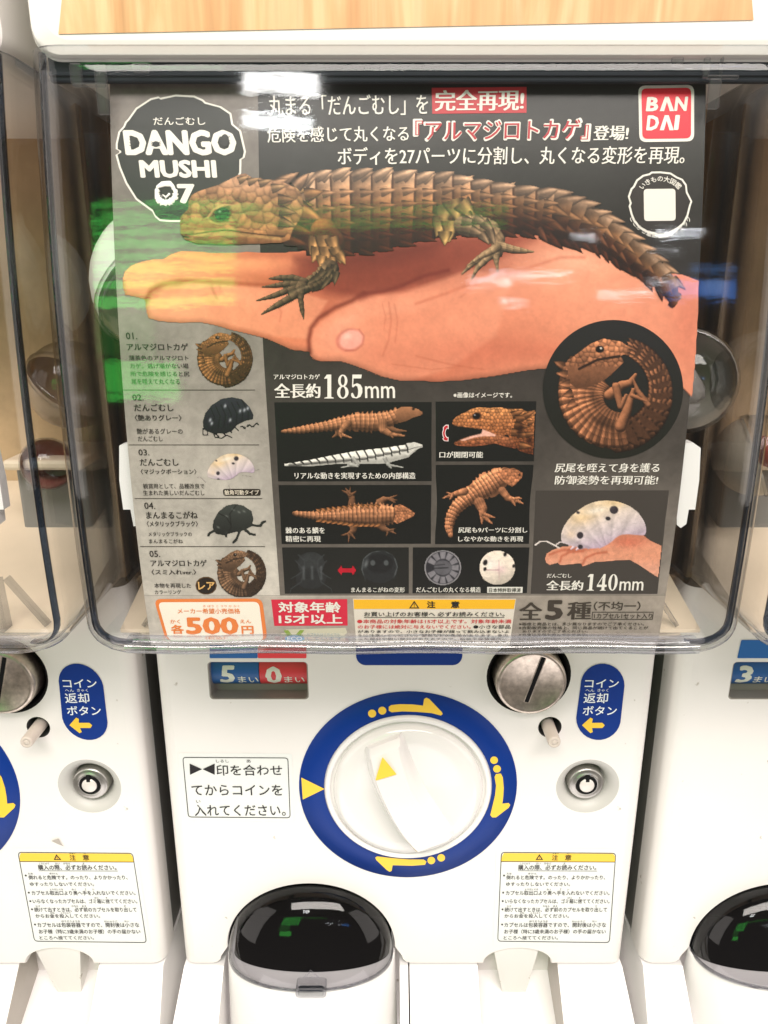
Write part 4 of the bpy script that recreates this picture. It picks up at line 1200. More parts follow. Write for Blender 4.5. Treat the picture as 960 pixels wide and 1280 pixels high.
text('lettering', 'ボディを27パーツに分割し、丸くなる変形を再現。', (422, 183.7, 856, 206), WHT, L3, poster, MINCHO, tilt=-.004)
# ---- maker's square mark
bq = flat('square_logo', round_quad([(797.5, 107.5), (867.3, 106.5), (867.3, 177), (799, 178)], 9), WHT, L2, poster, k=KP, label='red square logo with white letters')
flat('logo_square', round_quad([(801.3, 111.3), (863.3, 110.3), (863.3, 173.2), (802.6, 174)], 6.5), (233, 40, 58), L3, bq, k=KP)
for s_, b_ in (('B', (807.5, 122, 822.5, 140)), ('N', (843, 121.6, 858.5, 139.6)), ('D', (808, 145, 823, 163.8)), ('I', (842.5, 144.5, 848.3, 163.3))):
    text('lettering', s_, b_, WHT, L4, bq, (0, .045, .04))
for x0, y0, w_, h_ in ((824, 121.8, 18, 18), (824, 144.8, 17.5, 18.8)):
    flat('letter_a', [(x0 + w_ * .36, y0), (x0 + w_ * .64, y0), (x0 + w_, y0 + h_), (x0 + w_ * .70, y0 + h_), (x0 + w_ * .5, y0 + h_ * .36), (x0 + w_ * .30, y0 + h_), (x0, y0 + h_)], WHT, L4, bq)
# ---- round badge, its code square left blank
bg = [(825, 214.5), (838, 216), (846, 221), (853, 224), (858, 231), (859, 240), (865, 252), (863, 258), (860, 270), (855, 280), (847, 287), (840, 290), (833, 295.5), (822, 296), (818, 293), (810, 292), (798, 285), (791, 276), (788, 268), (785.5, 258), (787, 254),
      (784.5, 246), (788, 236), (791, 233), (795, 225), (803, 219), (811, 217), (814, 214.8)]
c1 = np.array((825, 255.))
bdg = flat('round_badge', bg, WHT, L2, poster, k=KP, label='small round badge with a white outline')
flat('badge_disc', [tuple(c1 + (np.array(p) - c1) * (1 - 2.5 / np.linalg.norm(np.array(p) - c1))) for p in bg], (44, 40, 37), L3, bdg, k=KP)
flat('badge_square', round_quad([(804, 236.8), (843.6, 236.4), (844, 276.3), (804.6, 276.8)], 4.5), (232, 226, 218), L4, bdg, k=KP)


def arcmap(cx, cy, R, up, mapf, x0, x1, yb):
    """lay a straight line of lettering round a circle"""
    def f(x, y):
        xm_ = (x0 + x1) / 2; a = (x - xm_) / R; r = R + (yb - y) * (1 if up else -1)
        return mapf(cx + np.sin(a) * r, cy - np.cos(a) * r * (1 if up else -1))
    return f


text('lettering', 'いきもの大図鑑', (800, 250, 850, 257.5), WHT, arcmap(825, 256, 28.5, True, L4, 800, 850, 257.5), bdg, BOLD, vslope=0)
text('lettering', 'ここから最新情報をチェック', (784, 250, 866, 257), WHT, arcmap(825, 255.5, 36, False, L4, 784, 866, 250 + 0), bdg, BOLD, vslope=0)

# ---- the open hand
print('hand')
hand_o = [(153.5, 350), (155, 343), (160, 336), (167, 331), (178, 327), (189, 324.7), (206, 323.5), (214, 318), (226, 313.8), (245, 314), (271, 316.5), (309, 315), (350, 316), (400, 312), (440, 306), (500, 297), (560, 290), (620, 289), (660, 290), (700, 294), (735, 305), (765, 326), (800, 341),
          (835, 341), (852, 343), (873.5, 351), (872, 400), (869, 450), (865, 496), (840, 470), (800, 455), (740, 452), (700, 459), (660, 463), (620, 470), (580, 475.5), (545, 477.5), (520, 476), (500, 476), (478, 471), (459, 463), (440, 456), (425, 451.5), (408, 452), (396, 451), (388, 445), (386.5, 440), (365, 437.5), (335, 424), (312, 418),
          (290, 413), (270, 407), (252, 403.5), (225, 404), (200, 402), (186, 398), (183, 390), (182, 381), (181, 374.5), (168, 371), (157, 369), (154, 360)]
hc = Canvas(150, 284, 878, 500, 1.35)
base = lambda X, Y: np.stack([np.interp(X, [150, 250, 330, 420, 500, 600, 760, 880], c) for c in ([240, 234, 226, 214, 206, 210, 224, 222], [168, 156, 138, 124, 118, 128, 146, 142], [120, 114, 102, 92, 90, 100, 116, 114])], -1)
hc.poly(hand_o, base)
G = lambda cx, cy, rx, ry, col, a, ang=0: hc.ell(cx, cy, rx, ry, col, ang, a=a, glow=True)
# form: the fleshy mounds and the hollow of the palm in shadow under the body
G(520, 332, 140, 36, (104, 42, 34), .90, -6); G(470, 352, 90, 28, (118, 48, 40), .65, 4); G(590, 318, 80, 24, (140, 68, 54), .6)
G(640, 330, 60, 16, (150, 78, 62), .5); G(425, 334, 56, 26, (120, 52, 40), .7); G(330, 318, 90, 7, (160, 84, 56), .5)
G(690, 345, 95, 40, (244, 170, 138), .75, 10); G(760, 370, 80, 50, (240, 160, 130), .5, 20); G(620, 390, 110, 34, (232, 148, 118), .45, -12)
G(450, 385, 46, 20, (240, 158, 126), .7, -20); G(520, 372, 70, 16, (238, 152, 120), .7, -6); G(430, 425, 42, 28, (244, 166, 138), .8)
G(560, 440, 120, 24, (204, 112, 84), .5, -4); G(700, 440, 140, 14, (200, 112, 86), .5); G(400, 388, 24, 12, (168, 86, 66), .6, -20)
G(185, 345, 34, 18, (250, 186, 136), .7); G(222, 382, 36, 18, (250, 184, 136), .7); G(300, 330, 70, 10, (246, 172, 118), .55); G(310, 372, 60, 14, (244, 166, 126), .6, 12)
G(268, 365, 12, 26, (206, 106, 86), .5, 12); G(345, 390, 22, 16, (212, 118, 94), .5); G(350, 350, 60, 8, (176, 98, 62), .6, 4)
G(860, 400, 26, 70, (206, 116, 94), .5)
# the shaded hollow of the palm, then the lit finger and thumb in front of it
hc.poly([(372, 324), (430, 316), (520, 302), (600, 292), (655, 292), (668, 300), (610, 326), (550, 343), (505, 360), (455, 366), (428, 370), (398, 360), (368, 350)], (132, 60, 46), soft=16, a=.72, inner=True)
hc.poly([(372, 324), (430, 316), (520, 302), (560, 300), (540, 318), (470, 334), (400, 338)], (96, 38, 30), soft=18, a=.6, inner=True)
hc.poly([(181, 378), (187, 364), (198, 356), (216, 353), (280, 354.5), (330, 358), (372, 364), (410, 376), (398, 396), (385, 424), (340, 420), (280, 404), (190, 398)], (236, 162, 128), soft=4, a=.55, inner=True)
hc.poly([(384, 444), (387, 426), (394, 411), (406, 399), (424, 389), (448, 375), (474, 369.5), (505, 366), (545, 352), (590, 336), (640, 350), (620, 420), (560, 462), (500, 480), (440, 460)], (238, 160, 130), soft=6, a=.55, inner=True)
hc.ell(430, 404, 30, 10, (248, 178, 150), -32, a=.5, glow=True); hc.ell(500, 385, 40, 9, (244, 170, 140), -8, a=.45, glow=True)
hc.ell(600, 440, 110, 22, (206, 120, 96), -3, a=.45, glow=True); hc.ell(470, 440, 50, 16, (214, 130, 104), 20, a=.4, glow=True)
hc.ell(790, 395, 60, 40, (226, 142, 116), 20, a=.4, glow=True); hc.ell(715, 325, 50, 16, (250, 186, 158), 10, a=.7, glow=True)
# finger edges and creases
for pts, wd, a, col in (([(182, 377), (190, 362), (205, 355), (235, 351), (275, 353), (320, 356), (362, 357)], 3.2, .65, (150, 72, 44)), ([(188, 370), (200, 359), (225, 354)], 6, .3, (160, 80, 50)),
                        ([(362, 357), (400, 356), (430, 362), (455, 368)], 4.5, .5, (130, 56, 44)), ([(455, 366), (440, 376), (420, 384), (398, 398), (389, 410), (386, 425), (387, 441)], 3.0, .8, (118, 50, 38)),
                        ([(455, 367), (480, 364), (500, 358), (530, 345), (560, 338)], 2.6, .8, (112, 44, 36)), ([(520, 380), (560, 366), (600, 350), (640, 342), (700, 322), (730, 322)], 2.2, .45, (190, 104, 80)),
                        ([(500, 358), (470, 362), (450, 372)], 5, .5, (120, 52, 42)), ([(263, 350), (266, 362), (272, 374)], 1.6, .4, (176, 90, 70)), ([(274, 350), (276, 362)], 1.2, .35, (176, 90, 70)),
                        ([(486, 378), (489, 400), (486, 425), (478, 445)], 1.3, .35, (184, 98, 76)), ([(493, 380), (497, 402), (494, 428)], 1.1, .3, (184, 98, 76)), ([(478, 380), (482, 396), (480, 412)], 1.0, .3, (184, 98, 76)),
                        ([(520, 445), (560, 455), (605, 462)], 1.2, .35, (178, 96, 72)), ([(490, 455), (540, 462), (575, 458)], 1.0, .3, (178, 96, 72)), ([(640, 330), (600, 352), (575, 372)], 1.2, .25, (186, 100, 80)),
                        ([(345, 380), (352, 390), (350, 402)], 1.3, .3, (180, 92, 70))):
    hc.line(pts, wd, col, a=a, inner=True, glow=True)
# thumb nail
hc.ell(437, 425, 17.5, 14, (206, 118, 102), -18, soft=3, a=.85, inner=True); hc.ell(439, 424.5, 15.5, 12, (240, 168, 154), -18, soft=3, a=.95, inner=True); hc.ell(434, 420, 7, 5, (255, 206, 192), -18, a=.7, glow=True)
hc.line([(449, 412), (455, 420), (453, 431), (444, 438), (432, 438)], 1.3, (168, 88, 74), a=.45, inner=True, glow=True)
hc.line([(424, 430), (426, 418), (436, 412), (449, 412)], 1.2, (190, 108, 90), a=.25, inner=True, glow=True)
# rim shading: the hand turns away at its outline
dE = hc.sd(hc.X, hc.Y, np.array(hand_o)); low = np.clip(1 - dE / 9, 0, 1) ** 1.5 * (hc.Y > 350) * (hc.X < 700)
hc.C *= (1 - .26 * low)[..., None] * np.array([1, 1, 1]) + (1 - 1)
up = np.clip(1 - dE / 7, 0, 1) * (hc.Y <= 350); hc.C = hc.C * (1 + .05 * up)[..., None]
hc.noise(.022, 9); hc.noise(.02, 3)
hc.build('printed_hand', MP(LV * 2.6), poster, M_SKIN, label='printed open hand, fingers to the left', k=np.array((.97, .94, .90)) * KP)

# ---- the big spiny lizard
print('lizard')
top_ = [(368, 237), (385, 223.5), (400, 226), (412, 219), (428, 223), (443, 214), (458, 220), (472, 216), (488, 218), (505, 211), (520, 219), (531, 221), (548, 223), (562, 218), (576, 226), (590, 224), (608, 232), (627, 232), (653, 236), (676, 242), (697, 243), (716, 254), (735, 257), (750, 270), (766, 275), (780, 290), (791, 298), (808, 314), (824, 326), (838, 340), (848, 358), (848, 374)]
bot_ = [(372, 312), (388, 313), (402, 315), (416, 318), (430, 318), (444, 316), (458, 317), (470, 315), (485, 311), (500, 309), (516, 304), (530, 301), (546, 297), (562, 296), (578, 294), (594, 293), (612, 292), (630, 292), (652, 293), (672, 295), (690, 296), (704, 300), (716, 302), (730, 303), (744, 306), (757, 315), (769, 324), (784, 335), (800, 342), (812, 354), (828, 368), (842, 384)]
T0 = np.array(top_, float); B0 = np.array(bot_, float)
_u = np.arange(len(T0)); _k = np.array([0, 1.6, 3.0, 4.6, 6.4, 8.1, 9.9, 11.6, 13.2, 14.8, 16.2, 17.5, 18.7, 19.8, 20.8, 21.8, 22.8, 23.8, 24.8, 25.8, 26.8, 27.8, 28.8, 29.8, 30.8, 31])
tp = np.stack([np.interp(_k, _u, T0[:, i]) for i in (0, 1)], -1); bt_ = np.stack([np.interp(_k, _u, B0[:, i]) for i in (0, 1)], -1); NB = len(_k)
lz = Canvas(222, 200, 858, 404, 1.0)
TOPC = np.array((190, 152, 122.)); MIDC = np.array((148, 102, 66.)); LOWC = np.array((66, 30, 14.))


def bodycol(v, s):
    """v 0 top .. 1 belly, s 0 neck .. 1 tail tip"""
    c = np.where(v < .38, TOPC + (MIDC - TOPC) * v / .38, MIDC + (LOWC - MIDC) * min(1, (v - .38) / .4))
    t = np.clip((s - .5) * 2, 0, 1)
    return c * (1 - .1 * t) + np.array((150, 92, 54.)) * .1 * t


for i in range(NB - 2, -1, -1):
    s = i / (NB - 1); a, b, c, d = tp[i], tp[i + 1], bt_[i + 1], bt_[i]
    H = np.linalg.norm(d - a); fw = ((b - a) + (c - d)) / 2; sp = np.linalg.norm(fw); an0 = math.atan2(fw[1], fw[0]); up = (a - d) / H
    rnd = RNG.uniform(.84, 1.10); up = up * RNG.uniform(.4, 2.2)
    def bc(X, Y, a=a, d=d, s=s, H=H, fw=fw, sp=sp, rnd=rnd):
        v = np.clip(((X - a[0]) * (d - a)[0] + (Y - a[1]) * (d - a)[1]) / H ** 2, 0, 1); u = np.clip(((X - a[0] - (d - a)[0] * v) * fw[0] + (Y - a[1] - (d - a)[1] * v) * fw[1]) / sp ** 2, 0, 1.3)
        cc = np.stack([np.interp(v, [0, .36, .72, 1], [TOPC[k], MIDC[k], LOWC[k], LOWC[k] * .55]) for k in range(3)], -1)
        return np.clip(cc * ((.50 + .62 * u ** .7) * (1 + .10 * np.sin(v * H / 2.4 + u * 2)) * rnd)[..., None], 0, 255)
    if s < .52:                                             # broad ribbed rings with thorns along the hind edge
        a2, d2 = a + up * 1.5, d
        lz.poly([a2, b + up * 1.5, c, d2], bc)
        nr = 5
        for j in range(nr, -1, -1):
            v = (j + .3) / (nr + .4); r = b + (c - b) * v
            lz.scale(r[0] - fw[0] * .42, r[1] - fw[1] * .42, sp * .42 + 7.5, 5.4 if j else 4.5, an0 + (-.55 if j == 0 else .10 * (j - 2)), bodycol(v, s) * rnd * 1.12, p=1.15, dark=.62)
        lz.scale(b[0] - fw[0] * .8, b[1] - fw[1] * .8 + 2, sp * .8 + 5, 7, an0 - .30 + RNG.normal(0, .10), TOPC * rnd * 1.02, p=2.2, dark=.7)
        for q in np.linspace(.08, .92, 9): lz.line([a + (d - a) * q + fw * .15, a + (d - a) * q + fw * .8], .8, bodycol(q, s) * .62, a=.45, inner=True)
        lz.line([a + fw * .04, (a + d) / 2 + fw * .06, d + fw * .04], 1.6, (44, 22, 12), a=.6, inner=True, glow=True)
    else:
        lz.poly([a - fw * .1, b + fw * .2, c + fw * .2, d - fw * .1], lambda X, Y: bc(X, Y) * .7)
        nr = 3 if s < .8 else 2
        for j in range(nr, -1, -1):
            v = (j + .12) / (nr + .2); r = a + (d - a) * v; fl = 1 - .45 * max(0, (s - .55) / .45)
            lz.scale(r[0] - fw[0] * .3, r[1] - fw[1] * .3, (sp * 1.35 + 6) * fl, max(5, H / (nr + 1) * .68), an0 + (-.42 if j == 0 else .12 * j) + RNG.normal(0, .05), bodycol(v * .95, s) * RNG.uniform(.85, 1.12), p=1.25, dark=.42)
# neck frill
for x, y, l, w_, an, c_ in ((352, 228, 26, 8, -.5, (186, 142, 108)), (362, 240, 26, 9, -.1, (176, 136, 90)), (366, 256, 28, 9, .05, (150, 120, 62)), (370, 272, 30, 9, .12, (140, 98, 50)), (368, 286, 28, 9, .3, (112, 66, 34)), (360, 300, 28, 8, .25, (96, 52, 26)),
                            (374, 262, 34, 12, .45, (176, 122, 72)), (372, 232, 22, 8, -.8, (192, 146, 112)), (384, 244, 22, 9, -.2, (170, 122, 78)), (340, 232, 24, 7, -.35, (180, 136, 102))):
    lz.scale(x, y, l, w_, an, c_, p=1.4, dark=.42)
# head
hd = [(225, 280), (226, 272), (231, 266), (236, 262), (236, 252), (240, 244), (250, 239), (262, 235), (275, 231), (287, 225), (298, 219), (307, 217), (316, 223), (328, 224), (340, 226), (356, 229), (370, 236), (378, 246), (380, 262), (374, 276), (366, 288), (362, 300), (352, 304), (330, 305), (300, 306), (270, 306), (246, 305), (232, 300), (226, 292)]
lz.poly(hd, lambda X, Y: g3(Y, [218, 238, 256, 272, 290, 306], [(178, 134, 104), (162, 118, 84), (140, 104, 66), (136, 100, 60), (150, 106, 66), (96, 60, 36)]))
hm = inside(lz.X, lz.Y, hd)
lz.cells(11, hm & (lz.Y < 288), .24, .5); lz.cells(15, hm & (lz.Y > 288), .13, .4)
lz.ell(262, 282, 34, 6, (168, 134, 70), -2, a=.4, glow=True); lz.ell(300, 232, 40, 8, (206, 160, 124), 10, a=.45, glow=True)
lz.line([(231, 294), (245, 293), (262, 290), (285, 288), (305, 291), (330, 294), (356, 296)], 1.5, (58, 34, 16), inner=True); lz.line([(232, 296.5), (262, 293), (300, 294), (350, 299)], 2.0, (196, 160, 98), a=.55, inner=True, glow=True)
lz.line([(229, 296), (236, 297)], 2.0, (30, 16, 8), inner=True); lz.ell(236, 268, 3, 2, (90, 60, 34), 0, a=.7, inner=True)
lz.poly([(262, 274), (268, 264), (278, 259), (287, 258), (290, 268), (286, 277), (274, 279)], (84, 66, 34), inner=True); lz.ell(278, 268, 9.5, 8, (22, 44, 24), -20, inner=True)
lz.ell(278, 268, 6.5, 5.5, (14, 30, 16), -20, inner=True); lz.ell(275, 265, 1.8, 1.2, (150, 190, 140), 0, a=.8, inner=True)
lz.line([(260, 272), (268, 262), (280, 256), (291, 257)], 2.2, (190, 150, 96), a=.8, inner=True); lz.line([(262, 277), (274, 281), (288, 279)], 1.8, (176, 146, 84), a=.7, inner=True)
for x, y, l, w_, an in ((300, 226, 14, 5, -.4), (312, 228, 16, 5, -.35), (326, 230, 16, 5, -.3), (342, 236, 18, 6, -.2), (350, 250, 20, 7, .0), (352, 264, 20, 7, .15), (352, 278, 20, 7, .3)):
    lz.scale(x, y, l, w_, an, (178, 138, 98) if y < 240 else (142, 104, 70), p=1.3, dark=.5)
# chest shadow and front leg
lz.limb([(405, 290), (412, 304), (411, 318)], [17, 19, 14], (120, 74, 40), dark=.35)
lz.line([(385, 306), (388, 298), (398, 291), (412, 292), (424, 300)], 5, (60, 28, 16), a=.9, inner=True, glow=True)
for x, y, l, w_, an in ((394, 300, 20, 9, 1.9), (404, 298, 24, 10, 1.6), (415, 300, 22, 9, 1.3), (396, 312, 18, 8, 1.9), (407, 312, 22, 9, 1.55), (419, 312, 20, 8, 1.2), (424, 318, 16, 7, 1.0), (402, 322, 14, 7, 1.7), (414, 324, 14, 7, 1.4)):
    lz.scale(x, y, l, w_, an, np.array((202, 148, 92)) * RNG.uniform(.9, 1.08), p=1.3, dark=.5)
LEGC = (92, 74, 52)
lz.limb([(413, 336), (404, 346), (392, 354), (380, 359)], [12, 12, 10, 8], (96, 76, 54), dark=.4, bands=7, amp=.3, spike=.15)
for x, y, l, w_, an in ((418, 334, 18, 5, 1.9), (412, 338, 18, 5, 2.1), (404, 340, 18, 5, 2.3), (398, 346, 16, 5, 2.4), (420, 342, 16, 5, 1.7), (410, 350, 16, 4, 2.2), (392, 350, 14, 4, 2.6)):
    lz.scale(x, y, l, w_, an, (112, 92, 66), p=1.2, dark=.45)
for pts, r in (([(382, 352), (366, 347), (350, 347.5), (337, 348.5)], [4, 4, 3.5, 1]), ([(380, 356), (360, 355), (345, 357), (328, 359)], [4, 4, 3, .8]), ([(380, 358), (360, 363), (342, 370), (321, 376)], [4.5, 4, 3.4, .8]), ([(382, 362), (364, 372), (346, 382), (327, 393)], [5, 4.5, 3.6, .8]), ([(378, 360), (376, 374), (378, 388), (380, 399)], [4, 3.6, 3, .7])):
    lz.limb(pts, r, (84, 68, 50), dark=.35, bands=6, amp=.28)
lz.line([(386, 358), (374, 362), (362, 366)], 1.5, (150, 128, 98), a=.5, inner=True, glow=True)
# hind leg
for x, y, l, w_, an in ((556, 262, 26, 12, 1.9), (566, 254, 26, 13, 1.3), (578, 256, 24, 12, .9), (552, 276, 22, 12, 1.9), (562, 280, 24, 11, 1.6), (582, 272, 22, 10, .9), (556, 292, 16, 9, 1.6)):
    lz.scale(x, y, l, w_, an, np.array((190, 152, 92)) * RNG.uniform(.9, 1.05), p=1.2, dark=.5)
lz.limb([(578, 282), (596, 283), (612, 288), (622, 300), (622, 316)], [12, 14, 13, 9, 7], (134, 108, 80), dark=.4, bands=6, amp=.25, spike=.1)
for x, y, l, w_, an in ((580, 276, 20, 7, .2), (594, 274, 20, 7, .4), (606, 280, 20, 7, .8), (590, 288, 18, 6, .4), (612, 290, 20, 6, 1.2), (602, 294, 16, 6, .9)):
    lz.scale(x, y, l, w_, an, np.array((158, 128, 98)) * RNG.uniform(.9, 1.1), p=1.2, dark=.5)
for pts, r in (([(622, 310), (604, 320), (590, 330), (577, 343)], [6, 4.5, 3.2, .8]), ([(622, 314), (608, 324), (596, 336), (589, 350)], [5, 4, 3, .8]), ([(621, 312), (620, 324), (622, 340)], [5, 4, 1]), ([(624, 308), (640, 312), (654, 314), (667, 315)], [6, 5, 3.4, .8]), ([(622, 310), (612, 316), (600, 322), (584, 332)], [5, 4, 2.6, .8])):
    lz.limb(pts, r, (132, 108, 80), dark=.4, bands=5, amp=.22)
lz.scale(674, 288, 20, 6, 1.0, (104, 58, 38), p=1.2)
lz.noise(.07, 2.2); lz.noise(.06, 6)
lz.C = lz.C * 1.04
lz.build('printed_lizard', MP(LV * 4.2), poster, M_SKIN, label='printed brown spiny lizard standing on the hand', k=KP)

# ---- small pictures
BR = (176, 112, 62)


def curled(c, cx, cy, R, k=1.0, col=BR, head=True, n=26):
    """a spiny lizard rolled into a ring, holding its tail; R outer radius"""
    col = np.array(col, float)
    P_ = lambda a, r: (cx + r * R * math.cos(math.radians(a)), cy + r * R * math.sin(math.radians(a)))
    # tail, from lower right up to the mouth
    def ringrow(a0, a1, r0, r1, w0, w1, n_, colr):
        for i in range(n_):
            t = i / (n_ - 1); a = a0 + (a1 - a0) * t; r = r0 + (r1 - r0) * t; w_ = (w0 + (w1 - w0) * t) * R
            dirn = math.radians(a + (90 if a1 > a0 else -90)); x, y = P_(a, r)
            ax, ay = math.cos(math.radians(a)), math.sin(math.radians(a))
            c.ell(x, y, w_ * .95, w_ * .55, colr * .45, a)
            for q in np.linspace(-.75, .95, 5):
                sh = .70 + .5 * (ay < .2) * .5 + .25 * q
                c.scale(x + ax * q * w_, y + ay * q * w_, R * .24, w_ * .34, dirn + q * .75 * (-1 if a1 > a0 else 1) * 1.0, colr * sh * RNG.uniform(.85, 1.12), p=1.3, dark=.35)
    for i in range(26):                                       # thick scaly tail up the right side to the mouth
        t = i / 25; a = 88 - 158 * t; w_ = (.27 - .13 * t) * R; r = .76 + .06 * t; x, y = P_(a, r); tg = math.radians(a - 90); ax, ay = math.cos(math.radians(a)), math.sin(math.radians(a))
        if i % 2 == 0: c.ell(x, y, w_ * .98, w_ * .7, col * .42, a)
        for q in (-.8, -.4, 0, .4, .8):
            c.scale(x + ax * q * w_, y + ay * q * w_, R * (.15 - .03 * t), w_ * .30, tg + q * .42, col * (1.05 - .35 * abs(q + .3)) * RNG.uniform(.72, 1.15) * (.8 + .35 * (ay < .3)), p=1.25, dark=.35)
    for i in range(34):                                       # ringed trunk from the nape down and round the belly
        t = i / 33; a = 214 - 140 * t; r0 = .16 + .26 * t; r1 = .94 - .02 * t; p, q = P_(a - 4, r0), P_(a + 4, r1); m_ = P_(a + 4, .60)
        c.limb([p, m_, q], [R * .05, R * .055, R * .05], col * (.95 if i % 2 else .55) * (1.10 - .35 * abs(t - .35)) * RNG.uniform(.85, 1.1), dark=.45, bands=5, amp=.22)
        if i % 3 == 1:
            for rr in (.70, .84, .92): x, y = P_(a, rr); c.scale(x, y, R * .13, R * .07, math.radians(a - 62), col * RNG.uniform(.8, 1.2), p=1.3, dark=.4)
    c.ell(*P_(160, .36), R * .34, R * .14, col * .26, 60, a=.6, glow=True); c.ell(*P_(112, .56), R * .36, R * .12, col * .22, 20, a=.6, glow=True); c.ell(*P_(95, .95), R * .5, R * .10, col * .3, 0, a=.4, glow=True)
    # head, jaw and eye, looking right at the top
    hq = [(-.86, -.50), (-.66, -.66), (-.42, -.84), (-.20, -.93), (.10, -.88), (.22, -.80), (.24, -.70), (.10, -.62), (.16, -.52), (.02, -.38), (-.16, -.22), (-.40, -.10), (-.66, -.06), (-.84, -.20), (-.80, -.34)]
    hp = [(cx + x * R, cy + y * R) for x, y in hq]
    c.poly(hp, lambda X, Y: np.clip(col * (1.08 - .62 * np.clip((Y - (cy - .9 * R)) / (R * .9), 0, 1))[..., None], 0, 255))
    c.cells(max(2.2, R * .09), inside(c.X, c.Y, hp) & (c.Y < cy - .45 * R), .35)
    c.line([(cx - .62 * R, cy - .40 * R), (cx - .3 * R, cy - .56 * R), (cx + .08 * R, cy - .62 * R)], max(1, R * .045), col * .25, inner=True)
    c.ell(cx - .26 * R, cy - .74 * R, R * .075, R * .06, (16, 12, 10), 0, inner=True); c.ell(cx - .24 * R, cy - .76 * R, R * .02, R * .02, (200, 190, 180), 0, inner=True)
    for i in range(5): x, y = cx - (.90 - i * .05) * R, cy - (.46 - i * .16) * R; c.scale(x, y, R * .18, R * .08, math.radians(205 - i * 14), col * RNG.uniform(.9, 1.15), p=1.3, dark=.4)
    # limbs in the hollow
    for pts, w0 in (([(-.1, .05), (.12, -.12), (.26, -.16), (.36, -.30)], .09), ([(.02, -.1), (.10, .25), (.20, .05)], .07), ([(.10, .60), (.22, .30), (.32, -.04)], .10), ([(.58, .22), (.40, -.02), (.32, -.22)], .05), ([(.30, .06), (.55, .16)], .04)):
        c.limb([(cx + x * R, cy + y * R) for x, y in pts], [w0 * R, w0 * R * .8, w0 * R * .35], col * .9, dark=.35)
    c.noise(.06, 2)


def lizard_side(c, path, rad, col, nb, legs, head=None, amp=.35, spike=.3):
    for l in legs[0]: c.limb(*l, tuple(np.array(col) * .75), dark=.4)
    c.limb(path, rad, col, bands=nb, spike=spike, amp=amp)
    for l in legs[1]: c.limb(*l, col, dark=.45, bands=4, amp=.2)
    if head:
        hp, eye = head; c.poly(hp, lambda X, Y: np.clip(np.array(col, float) * (1.12 - .5 * np.clip((Y - min(p[1] for p in hp)) / (max(p[1] for p in hp) - min(p[1] for p in hp)), 0, 1))[..., None], 0, 255))
        if eye: c.ell(*eye, (14, 10, 8), inner=True)


def zc(ox, oy, k): return lambda pts: [(ox + x / k, oy + y / k) for x, y in pts]


PB = (20, 22, 21)


def panel_pic(name, q, label, paint, bgc=PB, res=1.0, lift=None, mat=None):
    """a framed picture: q = four corners; the painter draws on a grid cut to the frame"""
    xs = [p[0] for p in q]; yy = [p[1] for p in q]
    o = flat(name, q, bgc, L2, poster, label=label, k=KP, step=16)
    c = Canvas(min(xs) + 1, min(yy) + 1, max(xs) - 1, max(yy) - 1, res); paint(c)
    m = inside(c.X, c.Y, [tuple(np.mean(q, 0) + (np.array(p) - np.mean(q, 0)) * .985) for p in q]); c.A *= m
    c.build('picture', L3, o, mat or M_PHOTO, k=KP)
    return o


z1 = zc(335, 460, 4.8); z2 = zc(525, 470, 6.0); z3 = zc(340, 600, 4.8); z4 = zc(500, 600, 5.333); z5 = zc(660, 600, 4.8)


def paint1(c):
    b = lambda *p: z1(p)
    lizard_side(c, b((85, 380), (200, 370), (330, 352), (430, 335), (540, 322), (640, 325), (720, 310), (790, 275)), [2.0, 4.5, 6, 8, 11, 12, 10, 8], (158, 108, 76), 26,
                ([(b((700, 350), (770, 375), (830, 378)), [4, 3, 1]), (b((420, 360), (410, 400), (388, 415)), [3, 2, 1])],
                 [(b((480, 335), (450, 360), (432, 395), (500, 418)), [5, 4, 2.5, 1]), (b((432, 392), (440, 420)), [2, .8]), (b((690, 330), (690, 370), (740, 400), (820, 405)), [6, 5, 3, 1]), (b((735, 395), (750, 418)), [2, .8])]),
                (z1([(765, 300), (770, 250), (800, 232), (850, 230), (900, 245), (930, 268), (915, 285), (870, 298), (830, 318), (790, 330)]), (335 + 872 / 4.8, 460 + 245 / 4.8, 1.7, 1.5)))
    W_ = (212, 208, 200)
    c.limb(b((105, 580), (250, 570), (400, 548), (540, 535), (700, 525), (820, 500), (880, 470)), [1.6, 4.2, 6, 8.5, 10, 8.5, 5], W_, dark=.82, amp=.05)
    c.poly(z1([(810, 510), (830, 450), (880, 443), (925, 458), (930, 475), (880, 490), (840, 525)]), W_)
    for i in range(15):
        x = 130 + i * 48; y = 578 - i * 4.2 - max(0, i - 9) * 6; h = 12 + min(i, 9) * 3.8
        c.line(z1([(x + 16, y - h), (x + 34, y - h * .3), (x + 38, y + h * .35)]), 1.7, (18, 18, 18), inner=True); c.limb(z1([(x, y + 4), (x + 24, y + 2)]), [1.7, 1.5], (110, 108, 104), dark=.5, inner=True)
    for l in (((510, 540), (540, 580), (440, 595)), ((500, 580), (540, 592)), ((700, 540), (720, 580), (810, 595)), ((720, 575), (740, 600))): c.limb(z1(l), [2.6, 1.8, .9], (168, 166, 160), dark=.5)
    c.line(z1([(838, 490), (880, 478), (922, 470)]), .8, (60, 60, 60), inner=True)


p1 = panel_pic('picture_panel', [(343, 503), (539.5, 502.5), (539.5, 601), (347.8, 601.5)], 'black panel with a brown lizard above its white skeleton view', paint1)


